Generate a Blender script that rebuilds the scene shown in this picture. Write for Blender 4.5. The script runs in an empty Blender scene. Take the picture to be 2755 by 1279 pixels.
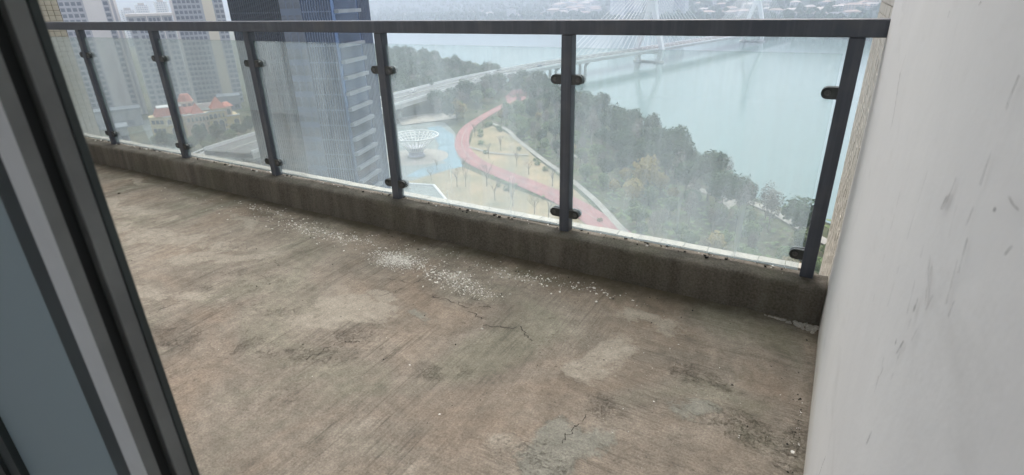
import bpy, bmesh, math, random
import numpy as np
from mathutils import Vector, Matrix

R_ = math.radians
rnd = random.Random(11)
sc = bpy.context.scene
col = sc.collection

# ------------------------------------------------------------------ camera, world, sun, exposure
CAM = Vector((-0.12, -2.3236, 1.2437))
def cam_rot(a, b, c):
    return Matrix.Rotation(a, 3, 'Z') @ Matrix.Rotation(b, 3, 'X') @ Matrix.Rotation(c, 3, 'Z')
CR = cam_rot(0.5299, 1.1574, -0.026)
cd = bpy.data.cameras.new('camera')
cd.sensor_width = 36.0
cd.sensor_fit = 'HORIZONTAL'
cd.lens = 1471.0 / 2755.0 * 36.0
cd.clip_start = 0.02
cd.clip_end = 30000
cd.dof.use_dof = True
cd.dof.focus_distance = 3.6
cd.dof.aperture_fstop = 7.0
cam = bpy.data.objects.new('camera', cd)
col.objects.link(cam)
cam.matrix_world = Matrix.Translation(CAM) @ CR.to_4x4()
sc.camera = cam

SUN_EL, SUN_AZ = R_(60), R_(-20)      # azimuth clockwise from +Y: high in front of the balcony, behind even cloud
w = bpy.data.worlds.new('World')
sc.world = w
w.use_nodes = True
wn, wl = w.node_tree.nodes, w.node_tree.links
wn.clear()
sky = wn.new('ShaderNodeTexSky')
sky.sky_type = 'NISHITA'
sky.sun_disc = False
sky.sun_elevation = SUN_EL
sky.sun_rotation = SUN_AZ
sky.altitude = 0
sky.air_density = 1.0
sky.dust_density = 5.0
sky.ozone_density = 1.0
hs = wn.new('ShaderNodeHueSaturation')
hs.inputs['Saturation'].default_value = 0.30     # even cloud cover
bg = wn.new('ShaderNodeBackground')
bg.inputs['Strength'].default_value = 0.15
wo = wn.new('ShaderNodeOutputWorld')
wl.new(sky.outputs[0], hs.inputs['Color'])
wl.new(hs.outputs[0], bg.inputs['Color'])
wl.new(bg.outputs[0], wo.inputs['Surface'])

sd = bpy.data.lights.new('sun', 'SUN')
sd.energy = 1.5
sd.angle = R_(50)
sd.color = (1.0, 0.96, 0.9)
sun = bpy.data.objects.new('sun', sd)
col.objects.link(sun)
sdir = Vector((math.sin(SUN_AZ) * math.cos(SUN_EL), math.cos(SUN_AZ) * math.cos(SUN_EL), math.sin(SUN_EL)))
sun.rotation_euler = sdir.to_track_quat('Z', 'Y').to_euler()

vs = sc.view_settings
vs.view_transform = 'Standard'
vs.look = 'None'
vs.gamma = 1.0
vs.use_curve_mapping = False
vs.exposure = 0.9
cy = sc.cycles
cy.use_denoising = True
cy.max_bounces = 10
cy.diffuse_bounces = 5
cy.transparent_max_bounces = 24
cy.volume_bounces = 2
cy.caustics_reflective = False
cy.caustics_refractive = False

# ------------------------------------------------------------------ helpers
S = 2755.0 / 2576.0
def ray(px, py):                       # px, py measured on a 2576 px wide print of the photograph
    x, y = px * S, py * S
    return CR @ Vector(((x - 1377.5) / 1471.0, (639.5 - y) / 1471.0, -1.0))
def gp(px, py, z):                     # the ground point seen there
    d = ray(px, py)
    return CAM + d * ((z - CAM.z) / d.z)
def on_x(px, py, xv):
    d = ray(px, py)
    return CAM + d * ((xv - CAM.x) / d.x)
def to_px(p):
    q = CR.transposed() @ (Vector(p) - CAM)
    if q.z >= -1e-6:
        return (-1e5, -1e5)
    return ((1377.5 + 1471.0 * q.x / -q.z) / S, (639.5 - 1471.0 * q.y / -q.z) / S)
def polar(az, r, z):                   # azimuth in degrees to the left of +Y
    a = R_(az)
    return Vector((CAM.x - r * math.sin(a), CAM.y + r * math.cos(a), z))

class MB:
    def __init__(s):
        s.v, s.f, s.m = [], [], []
    def face(s, pts, mi=0):
        n = len(s.v)
        s.v += [tuple(p) for p in pts]
        s.f.append(tuple(range(n, n + len(pts))))
        s.m.append(mi)
    def box(s, x0, x1, y0, y1, z0, z1, mi=0, M=None):
        P = [(x0, y0, z0), (x1, y0, z0), (x1, y1, z0), (x0, y1, z0), (x0, y0, z1), (x1, y0, z1), (x1, y1, z1), (x0, y1, z1)]
        if M is not None:
            P = [tuple(M @ Vector(p)) for p in P]
        n = len(s.v)
        s.v += P
        for f in ((3, 2, 1, 0), (4, 5, 6, 7), (0, 1, 5, 4), (1, 2, 6, 5), (2, 3, 7, 6), (3, 0, 4, 7)):
            s.f.append(tuple(n + i for i in f))
            s.m.append(mi)
        return s
    def prism(s, poly, z0, z1, mi=0, top=True, M=None):
        n, k = len(s.v), len(poly)
        P = [(p[0], p[1], z0) for p in poly] + [(p[0], p[1], z1) for p in poly]
        if M is not None:
            P = [tuple(M @ Vector(p)) for p in P]
        s.v += P
        for i in range(k):
            j = (i + 1) % k
            s.f.append((n + i, n + j, n + k + j, n + k + i)); s.m.append(mi)
        if top:
            s.f.append(tuple(range(n + k, n + 2 * k))); s.m.append(mi)
            s.f.append(tuple(range(n + k - 1, n - 1, -1))); s.m.append(mi)
        return s
    def tube(s, a, b, ra, rb=None, k=6, mi=0, cap=True):
        rb = ra if rb is None else rb
        a, b = Vector(a), Vector(b)
        d = (b - a)
        if d.length < 1e-9:
            return s
        d.normalize()
        u = d.orthogonal().normalized()
        v = d.cross(u)
        n = len(s.v)
        for c, r in ((a, ra), (b, rb)):
            for i in range(k):
                t = 2 * math.pi * i / k
                s.v.append(tuple(c + (u * math.cos(t) + v * math.sin(t)) * r))
        for i in range(k):
            j = (i + 1) % k
            s.f.append((n + i, n + j, n + k + j, n + k + i)); s.m.append(mi)
        if cap:
            s.f.append(tuple(range(n + k - 1, n - 1, -1))); s.m.append(mi)
            s.f.append(tuple(range(n + k, n + 2 * k))); s.m.append(mi)
        return s
    def lathe(s, prof, k=24, mi=0, c=(0, 0)):
        n = len(s.v)
        for r, z in prof:
            for i in range(k):
                t = 2 * math.pi * i / k
                s.v.append((c[0] + r * math.cos(t), c[1] + r * math.sin(t), z))
        for a in range(len(prof) - 1):
            for i in range(k):
                j = (i + 1) % k
                s.f.append((n + a * k + i, n + a * k + j, n + (a + 1) * k + j, n + (a + 1) * k + i)); s.m.append(mi)
        return s
    def mesh(s, name, mats, smooth=False):
        me = bpy.data.meshes.new(name)
        me.from_pydata(s.v, [], s.f)
        for m in (mats if isinstance(mats, (list, tuple)) else [mats]):
            me.materials.append(m)
        me.polygons.foreach_set('material_index', s.m)
        if smooth:
            me.polygons.foreach_set('use_smooth', [True] * len(s.f))
        me.update()
        return me
    def build(s, name, mats, parent=None, smooth=False, bevel=0.0):
        return link(name, s.mesh(name, mats, smooth), parent, bevel)

def link(name, me, parent=None, bevel=0.0):
    o = bpy.data.objects.new(name, me)
    col.objects.link(o)
    if parent is not None:
        o.parent = parent
    if bevel:
        b = o.modifiers.new('bevel', 'BEVEL')
        b.width = bevel
        b.segments = 2
        b.limit_method = 'ANGLE'
    return o
def tag(o, label=None, cat=None, group=None, kind=None):
    if label: o['label'] = label
    if cat: o['category'] = cat
    if group: o['group'] = group
    if kind: o['kind'] = kind
    return o
def thing(name, loc, label, cat, group=None, rz=0.0):
    o = bpy.data.objects.new(name, None)
    col.objects.link(o)
    o.location = loc
    o.rotation_euler.z = rz
    o.empty_display_size = 0.2
    return tag(o, label, cat, group)

# value noise for geometry
_lat = {}
def lattice(seed, n=64):
    if seed not in _lat: _lat[seed] = np.random.RandomState(seed).rand(n, n)
    return _lat[seed]
def vnoise(x, y, seed=0):
    L = lattice(seed)
    n = L.shape[0]
    xi, yi = np.floor(x).astype(int), np.floor(y).astype(int)
    fx, fy = x - xi, y - yi
    fx, fy = fx * fx * (3 - 2 * fx), fy * fy * (3 - 2 * fy)
    a, b = L[xi % n, yi % n], L[(xi + 1) % n, yi % n]
    c, d = L[xi % n, (yi + 1) % n], L[(xi + 1) % n, (yi + 1) % n]
    return (a * (1 - fx) + b * fx) * (1 - fy) + (c * (1 - fx) + d * fx) * fy
def fbm(x, y, seed=0, o=4):
    t, a, s = 0, 0.5, 0
    for i in range(o):
        t = t + a * vnoise(x * 2 ** i + 17.3 * i, y * 2 ** i + 5.7 * i, seed + i)
        s += a
        a *= 0.5
    return t / s

# ------------------------------------------------------------------ materials
class NT:
    def __init__(s, name):
        s.mat = bpy.data.materials.new(name)
        s.mat.use_nodes = True
        s.n, s.l = s.mat.node_tree.nodes, s.mat.node_tree.links
        s.n.clear()
        s.out = s.n.new('ShaderNodeOutputMaterial')
        s.tc = s.n.new('ShaderNodeTexCoord')
    def put(s, sock, v):
        if v is None: return
        if hasattr(v, 'links') or hasattr(v, 'is_output'):
            s.l.new(v, sock)
        elif isinstance(v, (tuple, list)) and len(v) == 3 and sock.type == 'RGBA':
            sock.default_value = (*v, 1)
        else:
            sock.default_value = v
    def mapping(s, scale=(1, 1, 1), rot=(0, 0, 0), loc=(0, 0, 0), src=None):
        m = s.n.new('ShaderNodeMapping')
        m.inputs['Scale'].default_value = scale
        m.inputs['Rotation'].default_value = rot
        m.inputs['Location'].default_value = loc
        s.l.new(src or s.tc.outputs['Object'], m.inputs['Vector'])
        return m.outputs[0]
    def noise(s, scale=5, detail=4, rough=0.55, dist=0.0, vec=None):
        t = s.n.new('ShaderNodeTexNoise')
        t.inputs['Scale'].default_value = scale
        t.inputs['Detail'].default_value = detail
        t.inputs['Roughness'].default_value = rough
        t.inputs['Distortion'].default_value = dist
        s.l.new(vec or s.tc.outputs['Object'], t.inputs['Vector'])
        return t.outputs[0]
    def voro(s, scale=5, vec=None, feature='F1', out='Distance'):
        t = s.n.new('ShaderNodeTexVoronoi')
        t.feature = feature
        t.inputs['Scale'].default_value = scale
        s.l.new(vec or s.tc.outputs['Object'], t.inputs['Vector'])
        return t.outputs[out]
    def ramp(s, fac, stops):
        r = s.n.new('ShaderNodeValToRGB')
        e = r.color_ramp.elements
        while len(e) < len(stops): e.new(0.5)
        for i, (p, c) in enumerate(stops):
            e[i].position = p
            e[i].color = (c, c, c, 1) if not isinstance(c, (tuple, list)) else (*c, 1)
        s.l.new(fac, r.inputs[0])
        return r.outputs[0]
    def mix(s, fac, a, b, mode='MIX'):
        m = s.n.new('ShaderNodeMix')
        m.data_type = 'RGBA'
        m.blend_type = mode
        s.put(m.inputs[0], fac); s.put(m.inputs[6], a); s.put(m.inputs[7], b)
        return m.outputs[2]
    def math(s, op, a, b=None, c=None, clamp=False):
        m = s.n.new('ShaderNodeMath')
        m.operation = op
        m.use_clamp = clamp
        s.put(m.inputs[0], a)
        if b is not None: s.put(m.inputs[1], b)
        if c is not None: s.put(m.inputs[2], c)
        return m.outputs[0]
    def attr(s, name):
        a = s.n.new('ShaderNodeAttribute')
        a.attribute_name = name
        return a.outputs['Fac']
    def bump(s, h, strength=0.3, dist=0.01, nrm=None):
        b = s.n.new('ShaderNodeBump')
        b.inputs['Strength'].default_value = strength
        b.inputs['Distance'].default_value = dist
        s.l.new(h, b.inputs['Height'])
        if nrm is not None: s.l.new(nrm, b.inputs['Normal'])
        return b.outputs[0]
    def pbsdf(s, color, rough=0.7, metal=0.0, nrm=None, spec=0.5, **kw):
        p = s.n.new('ShaderNodeBsdfPrincipled')
        s.put(p.inputs['Base Color'], color)
        s.put(p.inputs['Roughness'], rough)
        p.inputs['Metallic'].default_value = metal
        p.inputs['Specular IOR Level'].default_value = spec
        for k, v in kw.items(): s.put(p.inputs[k.replace('_', ' ')], v)
        if nrm is not None: s.l.new(nrm, p.inputs['Normal'])
        return p.outputs[0]
    def done(s, sh):
        s.l.new(sh, s.out.inputs['Surface'])
        return s.mat

def mat(name, color, rough=0.75, var=0.15, scale=3.0, bump=0.0, bscale=30.0, metal=0.0, spec=0.4, second=None):
    t = NT(name)
    c2 = second or tuple(max(0, c * (1 - 2 * var)) for c in color)
    c1 = tuple(min(1, c * (1 + var)) for c in color)
    f = t.ramp(t.noise(scale, 5, 0.6), [(0.3, 0.0), (0.7, 1.0)])
    cl = t.mix(f, c2, c1)
    n = t.bump(t.noise(bscale, 4), bump, 0.01) if bump else None
    return t.done(t.pbsdf(cl, rough, metal, n, spec))

def m_floor():
    t = NT('brushed concrete')
    st = t.mapping(scale=(2.6, 0.9, 1), rot=(0, 0, R_(6)))           # float marks run across the slab
    n_st = t.noise(1.0, 8, 0.66, 0.7, st)
    n_md = t.noise(4.2, 8, 0.68, 0.9)
    n_lg = t.noise(0.9, 5, 0.6, 0.5, t.mapping(loc=(2.2, 5.1, 0)))
    v = t.math('ADD', t.math('MULTIPLY', n_st, 0.45), t.math('ADD', t.math('MULTIPLY', n_md, 0.30), t.math('MULTIPLY', n_lg, 0.25)))
    base = t.ramp(v, [(0.36, (0.125, 0.110, 0.094)), (0.45, (0.190, 0.170, 0.148)), (0.53, (0.250, 0.226, 0.199)), (0.62, (0.315, 0.289, 0.257))])
    hue = t.noise(1.5, 4, 0.55, 0.8, t.mapping(loc=(3.1, 1.7, 0)))
    base = t.mix(t.ramp(hue, [(0.47, 0.0), (0.62, 0.5)]), base, t.mix(n_md, (0.20, 0.155, 0.122), (0.315, 0.252, 0.205)))
    base = t.mix(t.ramp(hue, [(0.36, 0.5), (0.47, 0.0)]), base, t.mix(n_md, (0.15, 0.155, 0.12), (0.26, 0.265, 0.22)))
    warp = t.ramp(t.noise(4.5, 9, 0.72, 1.0), [(0.30, 0.0), (0.70, 1.0)])
    fray = t.ramp(t.noise(30, 6, 0.75, 0.4), [(0.30, 0.0), (0.70, 1.0)])
    def edge(name, lo, hi, k=0.6, kf=0.25):
        a = t.math('ADD', t.attr(name), t.math('MULTIPLY', t.math('SUBTRACT', warp, 0.5), k))
        a = t.math('ADD', a, t.math('MULTIPLY', t.math('SUBTRACT', fray, 0.5), kf))
        return t.ramp(a, [(lo, 0.0), (hi, 1.0)])
    light = edge('light', 0.36, 0.62, 0.9)
    cool = edge('cool', 0.44, 0.60, 0.6)
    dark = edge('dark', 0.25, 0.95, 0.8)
    moss = edge('moss', 0.30, 0.95, 0.9)
    pitm = edge('pit', 0.45, 1.35, 1.3, 0.8)
    base = t.mix(t.math('MULTIPLY', light, 0.8), base, t.mix(n_md, (0.25, 0.226, 0.194), (0.37, 0.342, 0.30)))
    base = t.mix(t.math('MULTIPLY', cool, 0.8), base, t.mix(n_md, (0.165, 0.17, 0.15), (0.265, 0.27, 0.245)))
    sA = t.noise(1.0, 5, 0.7, 0.0, t.mapping(scale=(95, 3.2, 1), rot=(0, 0, R_(3))))
    sB = t.noise(1.0, 5, 0.7, 0.0, t.mapping(scale=(3.2, 110, 1), rot=(0, 0, R_(-2))))
    sC = t.noise(1.0, 5, 0.7, 0.2, t.mapping(scale=(24, 1.3, 1), rot=(0, 0, R_(9))))
    sD = t.noise(1.0, 5, 0.7, 0.2, t.mapping(scale=(1.3, 28, 1), rot=(0, 0, R_(4))))
    al = t.attr('along')
    strokes = t.math('ADD', t.math('MULTIPLY', t.mix(al, sA, sB), 0.55), t.math('MULTIPLY', t.mix(al, sC, sD), 0.45))
    smooth = t.math('MAXIMUM', light, cool)
    keep = t.math('SUBTRACT', 1.0, t.math('MULTIPLY', smooth, 0.7))
    amt = t.math('MULTIPLY', keep, t.ramp(t.noise(2.3, 4), [(0.38, 0.25), (0.60, 1.0)]))
    base = t.mix(amt, base, t.ramp(strokes, [(0.38, 0.55), (0.47, 0.95), (0.64, 1.22)]), 'MULTIPLY')
    grain = t.noise(150, 4, 0.75)
    base = t.mix(1.0, base, t.ramp(grain, [(0.33, 0.72), (0.50, 1.0), (0.67, 1.25)]), 'MULTIPLY')
    base = t.mix(1.0, base, t.ramp(t.noise(20, 6, 0.7, 0.5), [(0.33, 0.80), (0.50, 1.0), (0.67, 1.16)]), 'MULTIPLY')
    pits = t.ramp(t.noise(120, 5, 0.85, 0.0), [(0.50, 0.0), (0.60, 1.0)])
    pitf = t.math('MULTIPLY', pits, pitm)
    base = t.mix(t.math('MULTIPLY', pitf, 0.5), base, (0.085, 0.073, 0.06))
    scat = t.math('MULTIPLY', t.ramp(t.noise(60, 4, 0.7, 0.1, t.mapping(loc=(7, 3, 0))), [(0.58, 0.0), (0.64, 1.0)]), t.ramp(t.noise(3.3, 4), [(0.45, 0.0), (0.60, 1.0)]))
    base = t.mix(t.math('MULTIPLY', scat, 0.55), base, (0.07, 0.06, 0.05))
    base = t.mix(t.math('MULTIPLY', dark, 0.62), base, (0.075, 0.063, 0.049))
    base = t.mix(t.math('MULTIPLY', moss, 0.42), base, (0.115, 0.112, 0.07))
    dust = t.ramp(t.noise(95, 3, 0.7, 0.0, t.mapping(loc=(9, 9, 0))), [(0.62, 0.0), (0.68, 1.0)])
    base = t.mix(t.math('MULTIPLY', dust, t.math('MULTIPLY', t.attr('chalk'), 0.8)), base, (0.5, 0.47, 0.43))
    pw = t.math('MULTIPLY', t.math('POWER', t.attr('chalk'), 3.0), t.ramp(t.noise(16, 6, 0.75, 0.6), [(0.42, 0.0), (0.60, 0.75)]))
    base = t.mix(pw, base, (0.46, 0.43, 0.39))
    h = t.math('ADD', t.math('MULTIPLY', strokes, amt), t.math('MULTIPLY', t.noise(26, 6, 0.7), 0.9))
    h = t.math('SUBTRACT', h, t.math('MULTIPLY', pitf, 0.35))
    h = t.math('ADD', h, t.math('MULTIPLY', smooth, 0.45))
    base = t.mix(1.0, base, (0.985, 0.945, 0.88), 'MULTIPLY')
    nr = t.bump(h, 0.9, 0.008)
    nr = t.bump(grain, 0.35, 0.0015, nr)
    return t.done(t.pbsdf(base, t.mix(smooth, (0.86,) * 3, (0.66,) * 3), 0, nr, 0.3))

def m_curb():
    t = NT('rough curb concrete')
    b = t.ramp(t.noise(2.2, 7, 0.65, 0.5), [(0.3, (0.085, 0.073, 0.056)), (0.52, (0.135, 0.119, 0.096)), (0.75, (0.20, 0.18, 0.152))])
    st = t.noise(1, 5, 0.6, 0.2, t.mapping(scale=(9, 9, 0.9)))
    b = t.mix(t.ramp(st, [(0.44, 0.75), (0.58, 0.0)]), b, (0.06, 0.053, 0.04))
    mo = t.noise(3.1, 5, 0.6, 0.0, t.mapping(loc=(5, 0, 0)))
    b = t.mix(t.ramp(mo, [(0.52, 0.0), (0.68, 0.5)]), b, (0.11, 0.108, 0.068))
    g = t.noise(120, 4, 0.7)
    b = t.mix(0.22, b, t.mix(t.ramp(g, [(0.35, 0.0), (0.65, 1.0)]), (0.07, 0.06, 0.05), (0.4, 0.37, 0.33)))
    nr = t.bump(t.math('ADD', t.noise(30, 6, 0.7), t.math('MULTIPLY', g, 0.3)), 0.6, 0.006)
    return t.done(t.pbsdf(b, 0.9, 0, nr, 0.25))

def m_plaster():
    t = NT('white plaster')
    b = t.ramp(t.noise(1.4, 5, 0.55, 0.4), [(0.3, (0.665, 0.66, 0.655)), (0.7, (0.74, 0.735, 0.725))])
    sm = t.noise(1, 5, 0.65, 0.6, t.mapping(scale=(1, 3.0, 7.5), rot=(R_(-14), 0, 0)))
    b = t.mix(t.ramp(sm, [(0.56, 0.0), (0.74, 0.32)]), b, (0.50, 0.49, 0.475))
    fine = t.noise(1, 6, 0.75, 0.2, t.mapping(scale=(1, 60, 7), rot=(R_(-12), 0, 0)))
    b = t.mix(t.ramp(fine, [(0.63, 0.0), (0.70, 0.35)]), b, (0.42, 0.41, 0.40))
    low = t.attr('low_tint')
    b = t.mix(t.math('MULTIPLY', low, t.ramp(t.noise(6, 5), [(0.3, 0.3), (0.7, 1.0)])), b, (0.52, 0.47, 0.385))  # beige tint towards the floor and the lower outer edge
    nr = t.bump(t.math('ADD', t.noise(9, 5, 0.6), t.math('MULTIPLY', t.noise(160, 3), 0.12)), 0.25, 0.006)
    return t.done(t.pbsdf(b, 0.85, 0, nr, 0.2))

def m_metal(name, c, rough=0.42):
    t = NT(name)
    st = t.noise(1, 5, 0.65, 0.0, t.mapping(scale=(38, 38, 1.6)))
    g = t.noise(6, 5)
    cc = t.mix(t.ramp(st, [(0.45, 0.0), (0.7, 0.5)]), c, tuple(min(1, k * 1.9 + 0.02) for k in c))
    cc = t.mix(t.ramp(g, [(0.5, 0.0), (0.8, 0.4)]), cc, (0.17, 0.165, 0.16))
    return t.done(t.pbsdf(cc, t.ramp(st, [(0.3, rough - 0.08), (0.7, rough + 0.15)]), 0.0, None, 0.5))

def m_glass():
    t = NT('dusty railing glass')
    st = t.noise(1, 6, 0.62, 0.15, t.mapping(scale=(26, 26, 0.7)))
    st2 = t.noise(1, 4, 0.6, 0.3, t.mapping(scale=(5, 5, 0.55), loc=(2, 0, 1)))
    cl = t.noise(2.4, 5, 0.6, 0.5, t.mapping(loc=(4, 0, 2)))
    sp = t.ramp(t.noise(70, 3, 0.6), [(0.70, 0.0), (0.76, 0.5)])
    d = t.math('ADD', t.ramp(st, [(0.35, 0.0), (0.70, 0.10)]), t.ramp(st2, [(0.35, 0.0), (0.68, 0.09)]))
    d = t.math('ADD', d, t.ramp(cl, [(0.3, 0.0), (0.75, 0.08)]))
    d = t.math('ADD', d, t.math('MULTIPLY', sp, 0.08))
    z = t.n.new('ShaderNodeSeparateXYZ')
    t.l.new(t.tc.outputs['Object'], z.inputs[0])
    foot = t.ramp(t.math('DIVIDE', z.outputs[2], 1.1), [(0.16, 0.06), (0.40, 0.0)])     # dust gathered low on the panes
    d = t.math('ADD', t.math('ADD', d, foot), 0.045)
    per = t.ramp(t.math('DIVIDE', t.math('ADD', z.outputs[0], 7.0), 7.0), [(0.515, 0.55), (0.53, 0.72), (0.672, 0.72), (0.685, 1.0)])      # the far panes are a little cleaner
    d = t.math('MULTIPLY', d, per, clamp=True)
    tr = t.n.new('ShaderNodeBsdfTransparent')
    tr.inputs[0].default_value = (0.955, 0.985, 0.975, 1)
    df = t.n.new('ShaderNodeBsdfDiffuse'); df.inputs[0].default_value = (0.75, 0.82, 0.86, 1)
    tl = t.n.new('ShaderNodeBsdfTranslucent'); tl.inputs[0].default_value = (0.74, 0.825, 0.87, 1)
    dm = t.n.new('ShaderNodeMixShader'); dm.inputs[0].default_value = 0.8
    t.l.new(df.outputs[0], dm.inputs[1]); t.l.new(tl.outputs[0], dm.inputs[2])
    m1 = t.n.new('ShaderNodeMixShader')
    t.l.new(d, m1.inputs[0]); t.l.new(tr.outputs[0], m1.inputs[1]); t.l.new(dm.outputs[0], m1.inputs[2])
    gl = t.n.new('ShaderNodeBsdfGlossy'); gl.inputs['Roughness'].default_value = 0.03
    lw = t.n.new('ShaderNodeFresnel'); lw.inputs[0].default_value = 1.25
    m2 = t.n.new('ShaderNodeMixShader')
    t.l.new(t.math('MULTIPLY', lw.outputs[0], 0.5), m2.inputs[0]); t.l.new(m1.outputs[0], m2.inputs[1]); t.l.new(gl.outputs[0], m2.inputs[2])
    return t.done(m2.outputs[0])

def m_door_glass():
    t = NT('tinted door glass')
    tr = t.n.new('ShaderNodeBsdfTransparent'); tr.inputs[0].default_value = (0.16, 0.20, 0.20, 1)
    p = t.pbsdf((0.36, 0.45, 0.47), 0.35, 0, None, 0.6)  # pale base colour takes the place of a reflection in the glass
    m = t.n.new('ShaderNodeMixShader'); m.inputs[0].default_value = 0.9
    t.l.new(tr.outputs[0], m.inputs[1]); t.l.new(p, m.inputs[2])
    return t.done(m.outputs[0])

def m_tile(name, a, b):
    t = NT(name)
    oi = t.n.new('ShaderNodeObjectInfo')
    c = t.mix(oi.outputs['Random'], a, b)
    c = t.mix(t.ramp(t.noise(14, 4), [(0.4, 0.0), (0.75, 0.35)]), c, tuple(k * 0.7 for k in a))
    return t.done(t.pbsdf(c, 0.45, 0, t.bump(t.noise(60, 4), 0.12, 0.004), 0.5))

def m_leaf(name, a, b, tw=0.25):
    t = NT(name)
    oi = t.n.new('ShaderNodeObjectInfo')
    c = t.mix(t.ramp(t.noise(0.55, 4, 0.6), [(0.3, 0.0), (0.7, 1.0)]), a, b)
    c = t.mix(t.math('MULTIPLY', oi.outputs['Random'], 0.8), c, tuple(k * 2.2 for k in a))
    d = t.n.new('ShaderNodeBsdfDiffuse'); t.l.new(c, d.inputs[0])
    l = t.n.new('ShaderNodeBsdfTranslucent'); t.l.new(c, l.inputs[0])
    m = t.n.new('ShaderNodeMixShader'); m.inputs[0].default_value = tw
    t.l.new(d.outputs[0], m.inputs[1]); t.l.new(l.outputs[0], m.inputs[2])
    return t.done(m.outputs[0])

def m_water():
    t = NT('river water')
    c = t.mix(t.ramp(t.noise(0.004, 4), [(0.3, 0.0), (0.7, 1.0)]), (0.14, 0.215, 0.21), (0.165, 0.24, 0.235))
    n1 = t.noise(0.35, 4, 0.6, 0.4)
    nr = t.bump(n1, 0.05, 0.25)
    return t.done(t.pbsdf(c, 0.09, 0, nr, 0.5, IOR=1.33))

def m_terrain():
    t = NT('wooded far hills')
    c = t.ramp(t.noise(0.02, 8, 0.7), [(0.3, (0.025, 0.036, 0.034)), (0.52, (0.05, 0.066, 0.055)), (0.72, (0.095, 0.10, 0.085))])
    c2 = t.mix(t.ramp(t.noise(0.006, 5), [(0.58, 0.0), (0.70, 0.4)]), c, (0.16, 0.155, 0.13))
    return t.done(t.pbsdf(c2, 0.95, 0, t.bump(t.noise(0.05, 6, 0.7), 1.0, 8.0), 0.1))

def m_ground():
    t = NT('park ground cover')
    c = t.ramp(t.noise(0.06, 7, 0.65, 0.4), [(0.3, (0.05, 0.065, 0.035)), (0.5, (0.10, 0.105, 0.06)), (0.7, (0.17, 0.15, 0.095))])
    return t.done(t.pbsdf(c, 0.95, 0, None, 0.1))

def m_windows(name, wall, glass, w_=3.2, h_=3.1, mortar=0.34):
    t = NT(name)                                   # rows of windows on far towers
    sx = t.n.new('ShaderNodeSeparateXYZ')
    t.l.new(t.tc.outputs['Object'], sx.inputs[0])
    u = t.math('FRACT', t.math('DIVIDE', t.math('ADD', sx.outputs[0], sx.outputs[1]), w_))
    v = t.math('FRACT', t.math('DIVIDE', sx.outputs[2], h_))
    mu = t.math('GREATER_THAN', t.math('ABSOLUTE', t.math('SUBTRACT', u, 0.5)), mortar)
    mv = t.math('GREATER_THAN', t.math('ABSOLUTE', t.math('SUBTRACT', v, 0.5)), 0.27)
    f = t.math('MAXIMUM', mu, mv)
    return t.done(t.pbsdf(t.mix(f, glass, wall), 0.6, 0, None, 0.4))

M = {}
M['floor'] = m_floor(); M['curb'] = m_curb(); M['plaster'] = m_plaster()
M['metal'] = m_metal('dark grey powder coat', (0.060, 0.068, 0.086)); M['clip'] = m_metal('black clip', (0.022, 0.026, 0.026), 0.4)
M['bolt'] = m_metal('bolt', (0.06, 0.062, 0.06), 0.3)
M['glass'] = m_glass(); M['glass_edge'] = mat('glass edge', (0.05, 0.085, 0.08), 0.25, 0.1)
M['door_glass'] = m_door_glass()
M['door_dark'] = mat('dark door profile', (0.03, 0.042, 0.042), 0.4, 0.15, 8)
M['door_mid'] = mat('grey door profile', (0.17, 0.18, 0.178), 0.45, 0.15, 8)
M['door_light'] = mat('pale door profile', (0.72, 0.72, 0.70), 0.5, 0.05, 8)
M['door_black'] = mat('black gasket', (0.008, 0.011, 0.011), 0.6, 0.1)
M['tile'] = m_tile('beige facade tile', (0.47, 0.42, 0.33), (0.53, 0.475, 0.385))
M['tile_pale'] = m_tile('pale facade tile', (0.47, 0.43, 0.365), (0.54, 0.495, 0.43))
M['grout'] = mat('grout', (0.17, 0.15, 0.125), 0.95, 0.2, 20)
M['dirt'] = mat('dark joint dirt', (0.035, 0.032, 0.027), 0.95, 0.3, 25)
M['flake'] = mat('white paint flake', (0.80, 0.77, 0.72), 0.8, 0.06, 40)
M['mortar'] = mat('crumbled mortar', (0.58, 0.55, 0.50), 0.95, 0.25, 40, 0.6, 90)
M['crack'] = mat('crack', (0.055, 0.048, 0.04), 0.95, 0.3, 30)
M['scuff'] = mat('scuff', (0.075, 0.072, 0.07), 0.9, 0.4, 30)
M['scuff_grey'] = mat('faint scuff', (0.42, 0.41, 0.40), 0.9, 0.2, 30)
M['white'] = mat('white paint', (0.84, 0.84, 0.83), 0.5, 0.05)
M['concrete'] = mat('pale bridge concrete', (0.52, 0.51, 0.48), 0.8, 0.12, 0.3)
M['asphalt'] = mat('asphalt', (0.16, 0.16, 0.16), 0.9, 0.15, 0.4)
M['ground'] = m_ground(); M['water'] = m_water(); M['terrain'] = m_terrain()
M['lawn'] = mat('dry winter lawn', (0.36, 0.27, 0.165), 0.95, 0.12, 0.09, second=(0.19, 0.18, 0.105))
M['green'] = mat('green lawn', (0.15, 0.19, 0.10), 0.95, 0.2, 0.15)
M['track'] = mat('red track', (0.34, 0.155, 0.15), 0.85, 0.12, 0.2)
M['plaza_blue'] = mat('blue plaza', (0.17, 0.275, 0.33), 0.8, 0.15, 0.12)
M['plaza_pale'] = mat('pale paving', (0.37, 0.34, 0.30), 0.85, 0.12, 0.15)
M['plaza_grey'] = mat('grey green paving', (0.22, 0.25, 0.24), 0.85, 0.15, 0.1)
M['path'] = mat('pale path', (0.33, 0.315, 0.28), 0.85, 0.12, 0.2)
M['bark'] = mat('bark', (0.13, 0.11, 0.09), 0.95, 0.25, 2)
M['bark_pale'] = mat('pale bark', (0.30, 0.26, 0.21), 0.95, 0.2, 2)
M['leaf_dark'] = m_leaf('dark evergreen leaf', (0.04, 0.064, 0.035), (0.10, 0.125, 0.065))
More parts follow.
